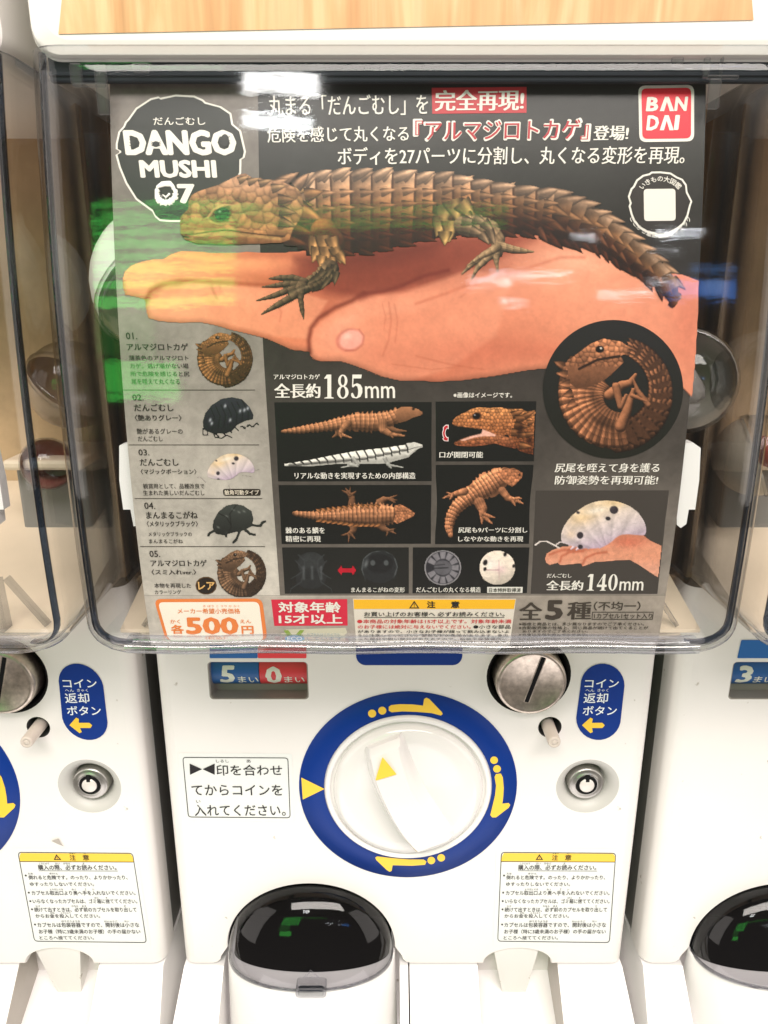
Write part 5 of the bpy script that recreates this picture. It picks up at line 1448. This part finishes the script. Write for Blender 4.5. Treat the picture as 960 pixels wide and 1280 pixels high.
def paint2(c):
    up = z2([(240, 355), (246, 330), (270, 305), (310, 282), (350, 265), (390, 243), (440, 232), (520, 238), (600, 232), (660, 245), (760, 245), (800, 265), (860, 255), (872, 290), (855, 340), (858, 440), (860, 590), (800, 580), (740, 560), (700, 500), (660, 440), (560, 440), (480, 400), (400, 388), (330, 380), (270, 375)])
    c.poly(up, lambda X, Y: g3(Y, [508, 525, 545, 565], [(204, 138, 86), (178, 112, 68), (136, 80, 48), (88, 46, 28)]))
    lo = z2([(250, 500), (280, 490), (330, 465), (400, 445), (470, 440), (540, 450), (600, 440), (700, 470), (720, 545), (640, 530), (560, 505), (480, 520), (400, 528), (300, 525), (262, 518)])
    c.cells(4.2, inside(c.X, c.Y, up), .40)
    c.poly(lo, lambda X, Y: g3(Y, [543, 550, 558], [(176, 110, 74), (150, 90, 58), (110, 60, 38)])); c.cells(4.2, inside(c.X, c.Y, lo), .3)
    c.poly(z2([(300, 482), (380, 452), (460, 430), (466, 400), (520, 418), (570, 440), (560, 452), (480, 450), (400, 462), (330, 486)]), (232, 176, 158))
    c.poly(z2([(250, 372), (330, 382), (420, 396), (468, 408), (458, 430), (380, 448), (300, 474), (255, 490)]), PB)
    c.ell(525 + 425 / 6, 470 + 300 / 6, 6.2, 4.8, (110, 66, 40), -10, inner=True); c.ell(525 + 423 / 6, 470 + 300 / 6, 4.8, 3.8, (20, 16, 16), -10, inner=True); c.ell(525 + 410 / 6, 470 + 292 / 6, 1, .7, (190, 190, 200), 0, inner=True)
    for x, y, l, w_, an in ((700, 290, 16, 5, -.4), (730, 320, 16, 5, -.1), (720, 370, 18, 5, .1), (700, 420, 18, 5, .1), (740, 440, 20, 4, .0), (790, 300, 14, 4, -.5), (800, 440, 12, 4, -.2), (760, 520, 14, 5, .1), (810, 350, 10, 4, -.2)):
        c.scale(525 + x / 6, 470 + y / 6, l, w_, an, np.array((190, 122, 76)) * RNG.uniform(.8, 1.1), p=1.3, dark=.4)
    c.ell(525 + 750 / 6, 470 + 400 / 6, 5, 12, (30, 14, 10), 15, a=.8, glow=True); c.ell(525 + 820 / 6, 470 + 480 / 6, 4, 6, (30, 14, 10), 15, a=.7, glow=True); c.noise(.08, 2)


p2 = panel_pic('picture_panel', [(544.5, 502), (670.3, 501.5), (667.3, 576.3), (544.8, 576.5)], 'black panel with the lizard head, jaws open', paint2, res=.85)


def paint3(c):
    b = lambda *p: z4(p)
    lizard_side(c, b((340, 375), (325, 320), (335, 250), (370, 185), (430, 130), (510, 75), (590, 30), (650, -10), (700, -45)), [2.5, 5, 6.5, 8, 9, 13, 15, 13, 9], (178, 118, 84), 24,
                ([], [(b((430, 75), (390, 85), (350, 95), (285, 120)), [5, 4, 2.6, .8]), (b((350, 98), (310, 78)), [2, .6]), (b((350, 98), (330, 130)), [2, .6]), (b((530, 150), (550, 190), (545, 240), (545, 290)), [7, 6, 3, .8]), (b((548, 235), (590, 270), (615, 290)), [2.5, 2, .6]), (b((555, 225), (600, 240), (632, 250)), [2.5, 2, .6]),
                      (b((680, 70), (720, 120), (760, 130), (820, 155)), [5, 4, 3, .8]), (b((745, 128), (790, 118), (810, 122)), [2.4, 1.8, .6]), (b((745, 130), (768, 170)), [2.2, .6])]), amp=.5, spike=.22)
    hp = [(525 + x / 6, 470 + y / 6) for x, y in ((575, 735), (590, 705), (700, 686), (770, 725), (765, 760), (735, 790), (690, 830), (640, 800))]
    c.poly(hp, (182, 116, 80)); c.cells(4, inside(c.X, c.Y, hp), .25); c.ell(525 + 745 / 6, 470 + 738 / 6, 1.4, 1.2, (14, 10, 8), inner=True); c.noise(.08, 2)


p3 = panel_pic('picture_panel', [(544.7, 581), (666.7, 580.8), (661, 679.5), (543.8, 679.8)], 'black panel with the lizard seen from behind, tail curved', paint3)


def paint4(c):
    b = lambda *p: z3(p)
    legs = [(b((480, 140), (480, 110), (460, 80), (420, 60)), [5, 4, 2, .6]), (b((465, 90), (470, 40)), [2, .6]), (b((470, 90), (505, 65)), [2, .6]), (b((468, 80), (440, 45)), [1.6, .5]), (b((650, 135), (670, 115), (700, 110), (752, 88)), [6, 4, 2, .6]), (b((700, 110), (750, 120)), [2, .6]), (b((700, 112), (740, 135)), [2, .6]),
            (b((490, 270), (490, 300), (460, 320), (415, 330)), [6, 4, 2, .6]), (b((465, 315), (458, 372)), [2, .6]), (b((468, 315), (500, 352)), [2, .6]), (b((650, 265), (670, 290), (700, 300), (745, 320)), [6, 4, 2, .6]), (b((700, 298), (685, 335)), [2, .6]), (b((700, 300), (740, 290)), [2, .6])]
    lizard_side(c, b((132, 198), (220, 208), (300, 214), (380, 212), (460, 210), (560, 206), (650, 208), (730, 205)), [3, 4.2, 6.2, 8.5, 11.5, 14, 13, 11], (164, 112, 80), 24, (legs, []), amp=.4, spike=.3)
    hp = z3([(735, 150), (770, 142), (820, 170), (858, 198), (850, 215), (800, 240), (750, 262), (730, 245), (742, 200)]); c.poly(hp, (172, 112, 78)); c.cells(3.6, inside(c.X, c.Y, hp), .3)
    for i in range(12):
        for s in (-1, 1): c.scale(340 + (290 + i * 32) / 4.8, 600 + (211 + s * (25 + min(i, 7) * 4)) / 4.8, 7, 2.6, math.pi - s * .5, (200, 130, 80), p=1.3)
    c.noise(.08, 2)


p4 = panel_pic('picture_panel', [(348.3, 606.2), (539.2, 606), (538.6, 679.3), (352.2, 679.8)], 'black panel with the lizard seen from above', paint4)


def paint5(c):
    b = lambda *p: z3(p); g = (46, 48, 49)
    c.ell(340 + 235 / 4.8, 600 + 500 / 4.8, 17, 15, g, 0); c.ell(340 + 235 / 4.8, 600 + 590 / 4.8, 19, 13, (38, 40, 41), 0); c.ell(340 + 235 / 4.8, 600 + 480 / 4.8, 13, 9, (60, 63, 64), 0, a=.5, glow=True)
    for s in (-1, 1):
        for p in (((60, -20), (95, -60)), ((70, 20), (120, 50)), ((60, 70), (120, 110), (130, 150)), ((40, -60), (80, -95))): c.line(z3([(235 + s * x, 540 + y) for x, y in ((40, 0),) + p]), 1.4, (58, 60, 62))
    for x in (190, 240, 295): c.line(z3([(x, 520), (x + 2, 590)]), 1.6, (110, 114, 116), a=.5, inner=True, glow=True)
    c.ell(340 + 645 / 4.8, 600 + 520 / 4.8, 23, 20.5, (38, 40, 42), 0); c.ell(340 + 645 / 4.8, 600 + 500 / 4.8, 17, 12, (30, 31, 33), 0, inner=True)
    c.line(z3([(560, 600), (540, 540), (550, 470), (600, 430), (670, 420), (730, 450), (752, 520), (730, 590)]), 1.2, (120, 124, 126), a=.6); c.ell(340 + 565 / 4.8, 600 + 500 / 4.8, 3, 6, (150, 154, 156), 20, a=.6, glow=True)
    for x in (605, 685): c.ell(340 + x / 4.8, 600 + 495 / 4.8, 3, 3.4, (92, 96, 98), 0, a=.8, inner=True)
    c.poly(z3([(393, 540), (420, 508), (420, 526), (480, 526), (480, 508), (507, 540), (480, 572), (480, 554), (420, 554), (420, 572)]), (190, 22, 44))


p5 = panel_pic('picture_panel', [(352.6, 684), (511, 684), (511, 741.5), (356.2, 741.7)], 'dark panel with a black beetle, a red arrow and its rolled ball', paint5, bgc=(30, 31, 29))


def isoball(c, cx, cy, R, white):
    if white:
        c.ell(cx, cy, R * 1.04, R, lambda u, v: np.clip(np.array((240, 224, 208.)) * (1.04 - .28 * np.clip(u * .3 + v * .8, 0, 1))[..., None], 0, 255), 0)
        c.ell(cx - R * .35, cy - R * .2, R * .5, R * .4, (250, 242, 238), 0, a=.6, glow=True); c.ell(cx + .2 * R, cy + .1 * R, R * .4, R * .3, (222, 180, 190), 0, a=.5, glow=True)
        c.line([(cx - R * .8, cy + R * .12), (cx + R * .1, cy + R * .14)], 1.1, (188, 140, 150), inner=True); c.line([(cx + .1 * R, cy - .4 * R), (cx + .12 * R, cy + .7 * R)], .8, (206, 170, 170), inner=True)
        for x, y, r in ((-.7, -.3, .13), (-.72, .08, .09), (.45, -.78, .10), (.95, -.1, .08)): c.ell(cx + x * R, cy + y * R, r * R, r * R * 1.3, (28, 24, 26), 20)
    else:
        c.ell(cx, cy, R * 1.05, R, (150, 146, 150), 0); c.ell(cx, cy, R * .97, R * .93, (44, 44, 50), 0, inner=True)
        for i in range(11):
            a = math.radians(-150 + i * 30); x, y = math.cos(a), math.sin(a); c.poly([(cx + (x * .5 - y * .12) * R, cy + (y * .5 + x * .12) * R), (cx + (x * .9 - y * .17) * R, cy + (y * .9 + x * .17) * R), (cx + (x * .9 + y * .17) * R, cy + (y * .9 - x * .17) * R), (cx + (x * .5 + y * .12) * R, cy + (y * .5 - x * .12) * R)], (132, 128, 134), inner=True)
        c.ell(cx, cy, R * .5, R * .42, (96, 94, 100), 0, inner=True); c.line([(cx - R * .6, cy + 1), (cx + .3 * R, cy)], 1.4, (40, 40, 44), inner=True); c.line([(cx - R * .5, cy - 3), (cx + .1 * R, cy - 4)], 1, (40, 40, 44), inner=True)


def paint6(c):
    isoball(c, 500 + 285 / 5.333, 600 + 582 / 5.333, 22, False); isoball(c, 500 + 648 / 5.333, 600 + 582 / 5.333, 21.5, True)


p6 = panel_pic('picture_panel', [(516, 684), (661.6, 684), (658.5, 741), (515.6, 741.2)], 'dark panel with a cut-open bug ball and a white bug ball', paint6)


def isopod_white(c, cx, cy, L, Hh, ang, leg=True):
    ca, sa = math.cos(math.radians(ang)), math.sin(math.radians(ang))
    Q = lambda x, y: (cx + (x * ca - y * sa) * L, cy + (x * sa + y * ca) * L)
    if leg:
        for i in range(7): c.line([Q(-.55 + i * .18, .35), Q(-.62 + i * .18, .62), Q(-.70 + i * .18, .74)], max(.9, L * .035), (226, 204, 212), a=.8)
    tr = [(195, 350), (198, 305), (235, 240), (290, 185), (360, 140), (430, 120), (510, 120), (590, 143), (650, 183), (692, 235), (711, 290), (702, 332), (650, 328), (580, 322), (535, 335), (500, 370), (440, 406), (360, 410), (300, 402), (240, 388), (205, 375)]
    sc_ = L / 54; body = [(cx + (x - 455) / 4.8 * sc_, cy + (y - 262) / 4.8 * sc_) for x, y in tr]
    def colf(X, Y):
        u = ((X - cx) * ca + (Y - cy) * sa) / L; v = (-(X - cx) * sa + (Y - cy) * ca) / L
        b = np.stack([np.interp(v, [-.6, -.2, .2, .5], q) for q in ([232, 226, 212, 188], [212, 208, 196, 166], [186, 196, 200, 186])], -1)
        y_ = np.exp(-((u + .45) / .35) ** 2 - ((v + .28) / .18) ** 2) + np.exp(-((u - .35) / .45) ** 2 - ((v + .42) / .14) ** 2) + .5 * np.exp(-((u + .8) / .14) ** 2 - ((v - .05) / .12) ** 2)
        b = b * (1 - .55 * np.clip(y_, 0, 1)[..., None]) + np.array((232, 190, 128)) * .55 * np.clip(y_, 0, 1)[..., None]
        th_ = np.arctan2(-(v - .75), u + .05); seg_ = .5 + .5 * np.cos(th_ * 15); return b * (1 - .10 * seg_ ** 5)[..., None] * (1 + .03 * np.cos(th_ * 15 + 1.2))[..., None]
    c.poly(body, colf, smooth=True)
    for x, y, r, q in ((.30, -.26, .10, 1.5), (.12, -.10, .06, 1.2), (-.60, .12, .075, 1.7), (-.66, .38, .06, 1.4), (-.52, -.40, .04, 1.2)):
        p = Q(x, y); c.ell(p[0], p[1], L * r, L * r * q * .62, (52, 46, 52), ang + 25, inner=True)
    c.ell(*Q(-.1, -.35), L * .35, L * .09, (255, 252, 250), ang, a=.5, glow=True)


def paint7(c):
    arm = z5([(100, 470), (110, 440), (150, 415), (210, 395), (260, 395), (330, 400), (420, 395), (500, 360), (540, 330), (620, 318), (690, 330), (730, 360), (840, 412), (832, 620), (790, 590), (720, 545), (660, 505), (610, 478), (540, 480), (460, 488), (400, 490), (350, 510), (325, 518), (318, 500), (300, 500), (220, 508), (190, 508), (180, 495), (130, 508), (108, 495)])
    c.poly(arm, lambda X, Y: g3(Y, [668, 682, 696, 708, 725], [(196, 126, 98), (222, 152, 122), (222, 150, 120), (226, 160, 134), (228, 164, 138)]))
    for l in (((190, 490), (200, 455), (250, 430), (330, 425)), ((325, 505), (345, 465), (400, 440), (470, 430)), ((130, 445), (200, 420), (280, 415))): c.line(z5(l), 1.6, (180, 92, 66), a=.7, inner=True, glow=True)
    c.ell(660 + 600 / 4.8, 600 + 370 / 4.8, 24, 9, (206, 104, 80), 0, a=.6, glow=True); c.ell(660 + 330 / 4.8, 600 + 412 / 4.8, 24, 4, (188, 98, 72), -5, a=.6, glow=True)
    c.line(z5([(42, 388), (70, 368), (110, 365), (150, 385), (185, 405)]), 2.0, (226, 214, 208)); c.line(z5([(170, 385), (190, 370), (215, 375)]), 1.6, (220, 206, 204))
    for x, y in ((268, 400), (300, 404), (330, 398), (372, 396), (440, 392)): c.limb(z5([(x + 12, y - 26), (x + 4, y), (x - 12, y + 14)]), [3, 2, .8], (226, 196, 206), dark=.7)
    isopod_white(c, 660 + 455 / 4.8, 600 + 262 / 4.8, 54, 34, -14, False)


p7 = panel_pic('picture_panel', [(669.5, 613), (836, 612.8), (821.5, 742), (663.2, 741.8)], 'grey panel with a white spotted bug on an open hand', paint7, bgc=(66, 61, 57))
disc = flat('round_picture', circ(766, 486.5, 87.5, 86.5, 72), lambda x, y: g3(y, [400, 573], [(30, 31, 31), (28, 30, 24)]), MP(LV * 3.4), poster, label='black disc with the lizard curled into a ball', step=18, k=KP)
cc = Canvas(690, 412, 846, 566, .95); curled(cc, 768, 490, 72, col=(172, 112, 78)); cc.build('picture', MP(LV * 4.4), disc, M_PHOTO, k=KP)

# ---- the five listed figures
cc = Canvas(244, 410, 320, 485, .85); curled(cc, 281, 448, 35, col=(150, 104, 62)); cc.build('item_picture', L2, poster, M_PHOTO, label='small curled light brown lizard picture', k=KP)
cc = Canvas(268, 684, 336, 746, .85); curled(cc, 302, 716, 31, col=(138, 104, 78)); cc.build('item_picture', L2, poster, M_PHOTO, label='small curled grey brown lizard picture', k=KP)
z6 = zc(140, 400, 4.8); z7 = zc(150, 590, 4.8)
cc = Canvas(250, 492, 324, 552, .85)
for i in range(8): x = 560 + i * 38; cc.line(z6([(x + 60, 640), (x + 55 + i * 4, 672 - i * 9), (x + 80 + i * 2, 700 - i * 12)]), 1.3, (24, 25, 28))
cc.poly(z6([(548, 640), (545, 610), (560, 560), (600, 510), (660, 472), (720, 462), (780, 475), (825, 520), (850, 570), (845, 595), (800, 605), (750, 630), (720, 665), (680, 682), (600, 678), (560, 660)]), lambda X, Y: np.clip(np.array((34, 36, 42.)) * (1.25 - .5 * np.clip((Y - 500) / 40, 0, 1))[..., None], 0, 255))
for i in range(7): cc.line(z6([(590 + i * 32, 520 - i * 6), (615 + i * 34, 580 - i * 4), (600 + i * 36, 660 - i * 8)]), 1.1, (12, 13, 15), a=.8, inner=True)
for x, y in ((680, 515), (770, 545), (795, 540), (815, 530), (590, 600), (600, 620), (710, 600)): cc.ell(140 + x / 4.8, 400 + y / 4.8, 1.8, 3, (200, 204, 210), 20, a=.8, glow=True)
cc.line(z6([(545, 650), (548, 690), (575, 690), (572, 665)]), 1.3, (26, 27, 30)); cc.line(z6([(610, 680), (620, 705), (660, 708), (690, 690), (720, 705)]), 1.3, (26, 27, 30))
cc.build('item_picture', L2, poster, M_INK, label='small glossy black bug picture', k=KP)
cc = Canvas(246, 556, 326, 612, .85); isopod_white(cc, 289, 583, 30, 18, -16, False)
for l in (((565, 975), (530, 940), (505, 945)), ((860, 900), (895, 895)), ((700, 990), (720, 1040)), ((780, 930), (840, 940))): cc.line(z6(l), .9, (226, 212, 210), a=.8)
cc.build('item_picture', L2, poster, M_INK, label='small white spotted bug picture', k=KP)
cc = Canvas(256, 626, 336, 682, .85)
cc.poly(z7([(555, 330), (562, 290), (590, 240), (640, 200), (690, 190), (740, 200), (790, 235), (802, 280), (790, 325), (740, 350), (690, 360), (620, 378), (575, 370)]), lambda X, Y: np.clip(np.array((52, 55, 52.)) * (1.2 - .55 * np.clip((Y - 632) / 34, 0, 1))[..., None], 0, 255))
for l in (((790, 318), (840, 322), (860, 300), (872, 295)), ((740, 335), (780, 370), (810, 375)), ((720, 350), (700, 400), (680, 422)), ((640, 360), (638, 385)), ((570, 350), (540, 365), (530, 380))): cc.line(z7(l), 3.0, (44, 46, 44))
for x, y in ((680, 225), (715, 240), (640, 265), (745, 235), (590, 330)): cc.ell(150 + x / 4.8, 590 + y / 4.8, 2.4, 1.3, (150, 154, 148), 30, a=.6, glow=True)
cc.line(z7([(700, 195), (660, 250), (668, 330), (650, 365)]), 1, (22, 23, 22), inner=True); cc.line(z7([(590, 245), (640, 270), (668, 320)]), 1, (22, 23, 22), inner=True)
cc.build('item_picture', L2, poster, M_INK, label='small black beetle picture', k=KP)
for y, x0, x1 in ((487.5, 152.5, 319), (556, 161, 324), (623, 168.5, 328), (683, 175.5, 331.5)):
    flat('divider_line', [(x0, y - .45), (x1, y - .45), (x1, y + .45), (x0, y + .45)], (70, 64, 58), L2, poster, k=KP)


def tz_(fn, k, s_, b_, style, col=DRK, slant=0, par=None, lay=None):
    p0, p1_ = fn([(b_[0], b_[1]), (b_[2], b_[3])]); return text('lettering', s_, (p0[0], p0[1], p1_[0], p1_[1]), col, lay or L3, par or poster, style, slant=slant)


MS = (0, .010, 0); MSB = (0, .020, 0)
for s_, b_, st in (('01.', (85, 75, 152, 115), MS), ('アルマジロトカゲ', (90, 140, 458, 182), MSB), ('薄茶色のアルマジロト', (103, 212, 460, 243), MS), ('カゲ。逃げ場がない場', (110, 260, 460, 291), MS), ('所で危険を感じると尻', (112, 308, 466, 338), MS), ('尾を咥えて丸くなる', (118, 352, 408, 386), MS),
                   ('02.', (124, 445, 190, 482), MS), ('だんごむし', (133, 503, 370, 546), MSB), ('〈艶ありグレー〉', (138, 568, 418, 604), MSB), ('艶があるグレーの', (150, 650, 425, 683), MS), ('だんごむし', (157, 695, 305, 727), MS), ('03.', (160, 775, 225, 811), MS), ('だんごむし', (168, 830, 400, 873), MSB), ('〈マジックポーション〉', (174, 893, 508, 924), MSB)):
    tz_(z6, 4.8, s_, b_, st)
for s_, b_, st in (('観賞用として、品種改良で', (140, 68, 508, 99), MS), ('生まれた美しいだんごむし', (140, 108, 508, 139), MS), ('04.', (147, 181, 212, 220), MS), ('まんまるこがね', (158, 235, 467, 278), MSB), ('〈メタリックブラック〉', (162, 292, 468, 326), MSB), ('メタリックブラックの', (172, 357, 432, 384), MS), ('まんまるこがね', (175, 400, 378, 426), MS),
                   ('05.', (178, 470, 242, 508), MS), ('アルマジロトカゲ', (185, 525, 522, 564), MSB), ('〈スミ入れver.〉', (190, 583, 458, 614), MSB), ('本物を再現した', (207, 665, 427, 694), MS), ('カラーリング', (210, 705, 368, 731), MS)):
    tz_(z7, 4.8, s_, b_, st)
ty = flat('type_tag', round_quad([(278.7, 611), (326, 611), (326, 619.5), (279.5, 619.5)], 3), (40, 34, 28), L2, poster, k=KP, label='small black tag with white writing'); tz_(z7, 4.8, '触角可動タイプ', (628, 106, 835, 136), BOLD, (226, 214, 196), par=ty)
rb = flat('rare_badge', circ(257.8, 731.7, 13.4, 11.3, 14), (92, 68, 44), L2, poster, k=KP, label='round black badge with gold writing'); flat('badge_disc', circ(257.8, 731.7, 11.8, 9.9, 30), (36, 28, 22), L3, rb, k=KP); tz_(z7, 4.8, 'レア', (470, 656, 570, 704), HEAVY, (226, 178, 110), par=rb, lay=L4)

# ---- panel lettering
tz_(z1, 0, 'アルマジロトカゲ', (35, 37, 312, 68), MSB, WHT); tz_(z1, 0, '全長約', (38, 93, 316, 180), MINB, WHT)
serif_digits('185', (403.5, 468.2, 455, 498), WHT, L3, poster)
tz_(z1, 0, 'mm', (582, 108, 762, 180), (0, .010, 0), WHT); tz_(z1, 0, 'リアルな動きを実現するための内部構造', (160, 625, 885, 664), MSB, WHT, par=p1, lay=L4)
tz_(z2, 0, '※画像はイメージです。', (250, 122, 690, 163), BOLD, WHT); tz_(z2, 0, '口が開閉可能', (145, 565, 472, 612), MSB, WHT, par=p2, lay=L4)
ar = z2([(170, 385), (192, 364), (214, 364), (214, 398), (202, 392), (192, 410), (190, 428), (194, 446), (204, 458), (214, 456), (212, 489), (180, 486), (165, 468), (176, 464), (168, 446), (166, 420), (172, 398)])
flat('turn_arrow', ar, (236, 220, 218), L4, p2, k=KP); ca_ = np.mean(ar, 0); flat('turn_arrow', z2([(178, 384), (194, 370), (208, 370), (208, 388), (200, 386), (187, 408), (184, 428), (188, 448), (200, 464), (208, 464), (206, 482), (184, 480), (174, 468), (183, 462), (174, 444), (172, 422), (178, 402)]), (196, 28, 44), L5, p2, k=KP)
tz_(z4, 0, '尻尾も9パーツに分割し', (387, 312, 848, 349), MSB, WHT, par=p3, lay=L4); tz_(z4, 0, 'しなやかな動きを再現', (387, 372, 820, 408), MSB, WHT, par=p3, lay=L4)
tz_(z3, 0, '棘のある鱗を', (82, 281, 317, 319), MSB, WHT, par=p4, lay=L4); tz_(z3, 0, '精密に再現', (82, 332, 293, 369), MSB, WHT, par=p4, lay=L4)
tz_(z3, 0, 'まんまるこがねの変形', (475, 640, 797, 671), MSB, WHT, par=p5, lay=L4); tz_(z4, 0, 'だんごむしの丸くなる構造', (107, 710, 538, 746), MSB, WHT, par=p6, lay=L4)
flat('patent_tag', z4([(580, 709), (817, 709), (815, 749), (580, 749)]), (226, 222, 214), L4, p6, k=KP); tz_(z4, 0, '日本特許取得済', (592, 716, 804, 744), BOLD, DRK, par=p6, lay=L5)
z8 = zc(670, 400, 4.8)
tz_(z8, 0, '尻尾を咥えて身を護る', (113, 858, 740, 913), MSB, WHT, .06); tz_(z8, 0, '防御姿勢を再現可能!', (113, 932, 730, 986), MSB, WHT, .06)
tz_(z5, 0, 'だんごむし', (112, 558, 260, 583), MSB, WHT, par=p7, lay=L4); tz_(z5, 0, '全長約', (108, 600, 330, 659), MINB, WHT, par=p7, lay=L4)


def slanted(mapf, yb, k): return lambda x, y: mapf(x + (yb - y) * k, y)


serif_digits('140', (731, 717, 772, 737.6), WHT, slanted(L4, 737.6, .10), p7); tz_(z5, 0, 'mm', (547, 605, 690, 659), (0, .010, 0), WHT, par=p7, lay=L4)

# ---- bottom row: price, age, mark, caution, count
OR = (236, 132, 66)
pr = flat('price_label', round_quad([(192.5, 748.5), (327.8, 747.8), (334.5, 799.8), (207.5, 800.2)], 9), OR, L2, poster, k=KP, label='white price label with an orange border')
flat('label_face', round_quad([(197.5, 752.3), (323.8, 751.7), (329.8, 800.2), (211.5, 800.6)], 7), (250, 240, 224), L3, pr, k=1.0)
for s_, b_, st in (('き ぼう こ うり か かく', (500, 795, 718, 808), SANS), ('メーカー希望小売価格', (347, 815, 722, 847), BOLD), ('かく', (303, 882, 362, 906), BOLD), ('各', (307, 913, 385, 968), HEAVY), ('500', (395, 868, 712, 971), BLACKF), ('えん', (722, 882, 788, 904), BOLD), ('円', (730, 920, 803, 968), HEAVY), ('（税込）', (515, 984, 632, 1001), SANS)):
    tz_(z7, 0, s_, b_, st, OR, par=pr, lay=L4)
zf = zc(180, 735, 3.692)
ag = flat('age_label', [(339, 749.2), (434, 748.6), (434.6, 781.6), (343, 782)], (214, 40, 66), L2, poster, k=KP, label='red age label with white writing')
tz_(zf, 0, '対象年齢', (620, 62, 908, 112), HEAVY, WHT, par=ag); tz_(zf, 0, '15才以上', (622, 118, 916, 164), HEAVY, WHT, par=ag)
em = flat('eco_mark', zf([(655, 190), (930, 182), (938, 205), (925, 215), (932, 245), (640, 247), (660, 225), (615, 215), (650, 205)]), (206, 200, 176), L2, poster, k=KP, label='pale mark with a blue oval and green ribbon')
flat('ribbon', zf([(645, 194), (665, 192), (692, 224), (720, 192), (740, 192), (712, 232), (672, 232)]), (140, 164, 70), L3, em, k=KP); flat('mark_oval', [(180 + x / 3.692, 735 + y / 3.692) for x, y in circ(696, 230, 46, 15, 24)], (92, 160, 196), L4, em, k=KP)
tz_(zf, 0, 'ECO', (662, 221, 730, 238), BOLD, (226, 236, 236), par=em, lay=L5); tz_(zf, 0, 'カプセルはリサイクル', (752, 206, 905, 219), SANS, (120, 150, 160), par=em); tz_(zf, 0, 'しています', (752, 224, 915, 238), SANS, (120, 150, 160), par=em)
zg = zc(430, 735, 4.364)
ca2 = flat('caution_box', zg([(48, 57), (938, 57), (903, 312), (68, 312)]), (226, 216, 202), L2, poster, k=1.0, label='caution box with a yellow heading')
flat('heading', zg([(52, 61), (935, 61), (926, 112), (55, 112)]), (246, 186, 34), L3, ca2, k=KP)
warn_sign(430 + 355 / 4.364, 735 + 67 / 4.364, 430 + 411 / 4.364, 735 + 108 / 4.364, L4, ca2)
RD = (206, 48, 52)
for s_, b_, st, cl in (('注', (452, 69, 498, 106), HEAVY, K), ('意', (583, 69, 630, 106), HEAVY, K), ('お買い上げのお客様へ 必ずお読みください。', (110, 127, 876, 152), BOLD, K), ('●本商品の対象年齢は15才以上です。対象年齢未満', (72, 168, 912, 190), BOLD, RD),
                       ('のお子様には絶対に与えないでください。', (75, 198, 692, 219), BOLD, RD), ('●小さな部品', (705, 198, 908, 219), BOLD, K), ('がありますので、小さなお子様が誤って飲み込まないよ', (75, 226, 900, 243), BOLD, K), ('うに注意してください。窒息などの危険があります。●尖', (76, 248, 895, 264), BOLD, K),
                       ('った部分や鋭い部分がありますので、取扱や保管場所に', (78, 268, 890, 281), BOLD, K), ('は注意してください。開封時や廃棄時には注意を', (80, 285, 886, 296), BOLD, K)):
    tz_(zg, 0, s_, b_, st, cl, par=ca2, lay=L4)
flat('underline', zg([(110, 156), (874, 156), (874, 159), (110, 159)]), K, L4, ca2)
zh = zc(630, 735, 3.556); GD = (62, 54, 46)
for s_, b_, st in (('全', (66, 62, 170, 140), MINB), ('5', (184, 52, 262, 140), BLACKF), ('種', (280, 60, 388, 138), MINB), ('（不均一）', (398, 58, 606, 98), BOLD), ('1カプセル1セット入り', (400, 110, 658, 134), BOLD),
                   ('※画像と商品とは、多少異なりますのでご了承ください。', (65, 151, 622, 165), BOLD), ('※自動販売機の性格上、同じ商品が続けて出てくることが', (65, 168, 640, 182), BOLD), ('ありますのでご了承ください。', (82, 185, 372, 196), BOLD), ('※肖像は品種を表しております。', (65, 200, 372, 211), BOLD), ('※カプセルは開封後捨ててください', (66, 219, 372, 228), SANS)):
    tz_(zh, 0, s_, b_, st, GD)
flat('count_frame', zh([(391, 104), (664, 104), (660, 139), (389, 139)]), GD, L3, poster, holes=[zh([(394, 107), (661, 107), (657, 136), (392, 136)])])

for o in bpy.data.objects:
    if o.parent == poster: o.location = (-MX, .070, .03)
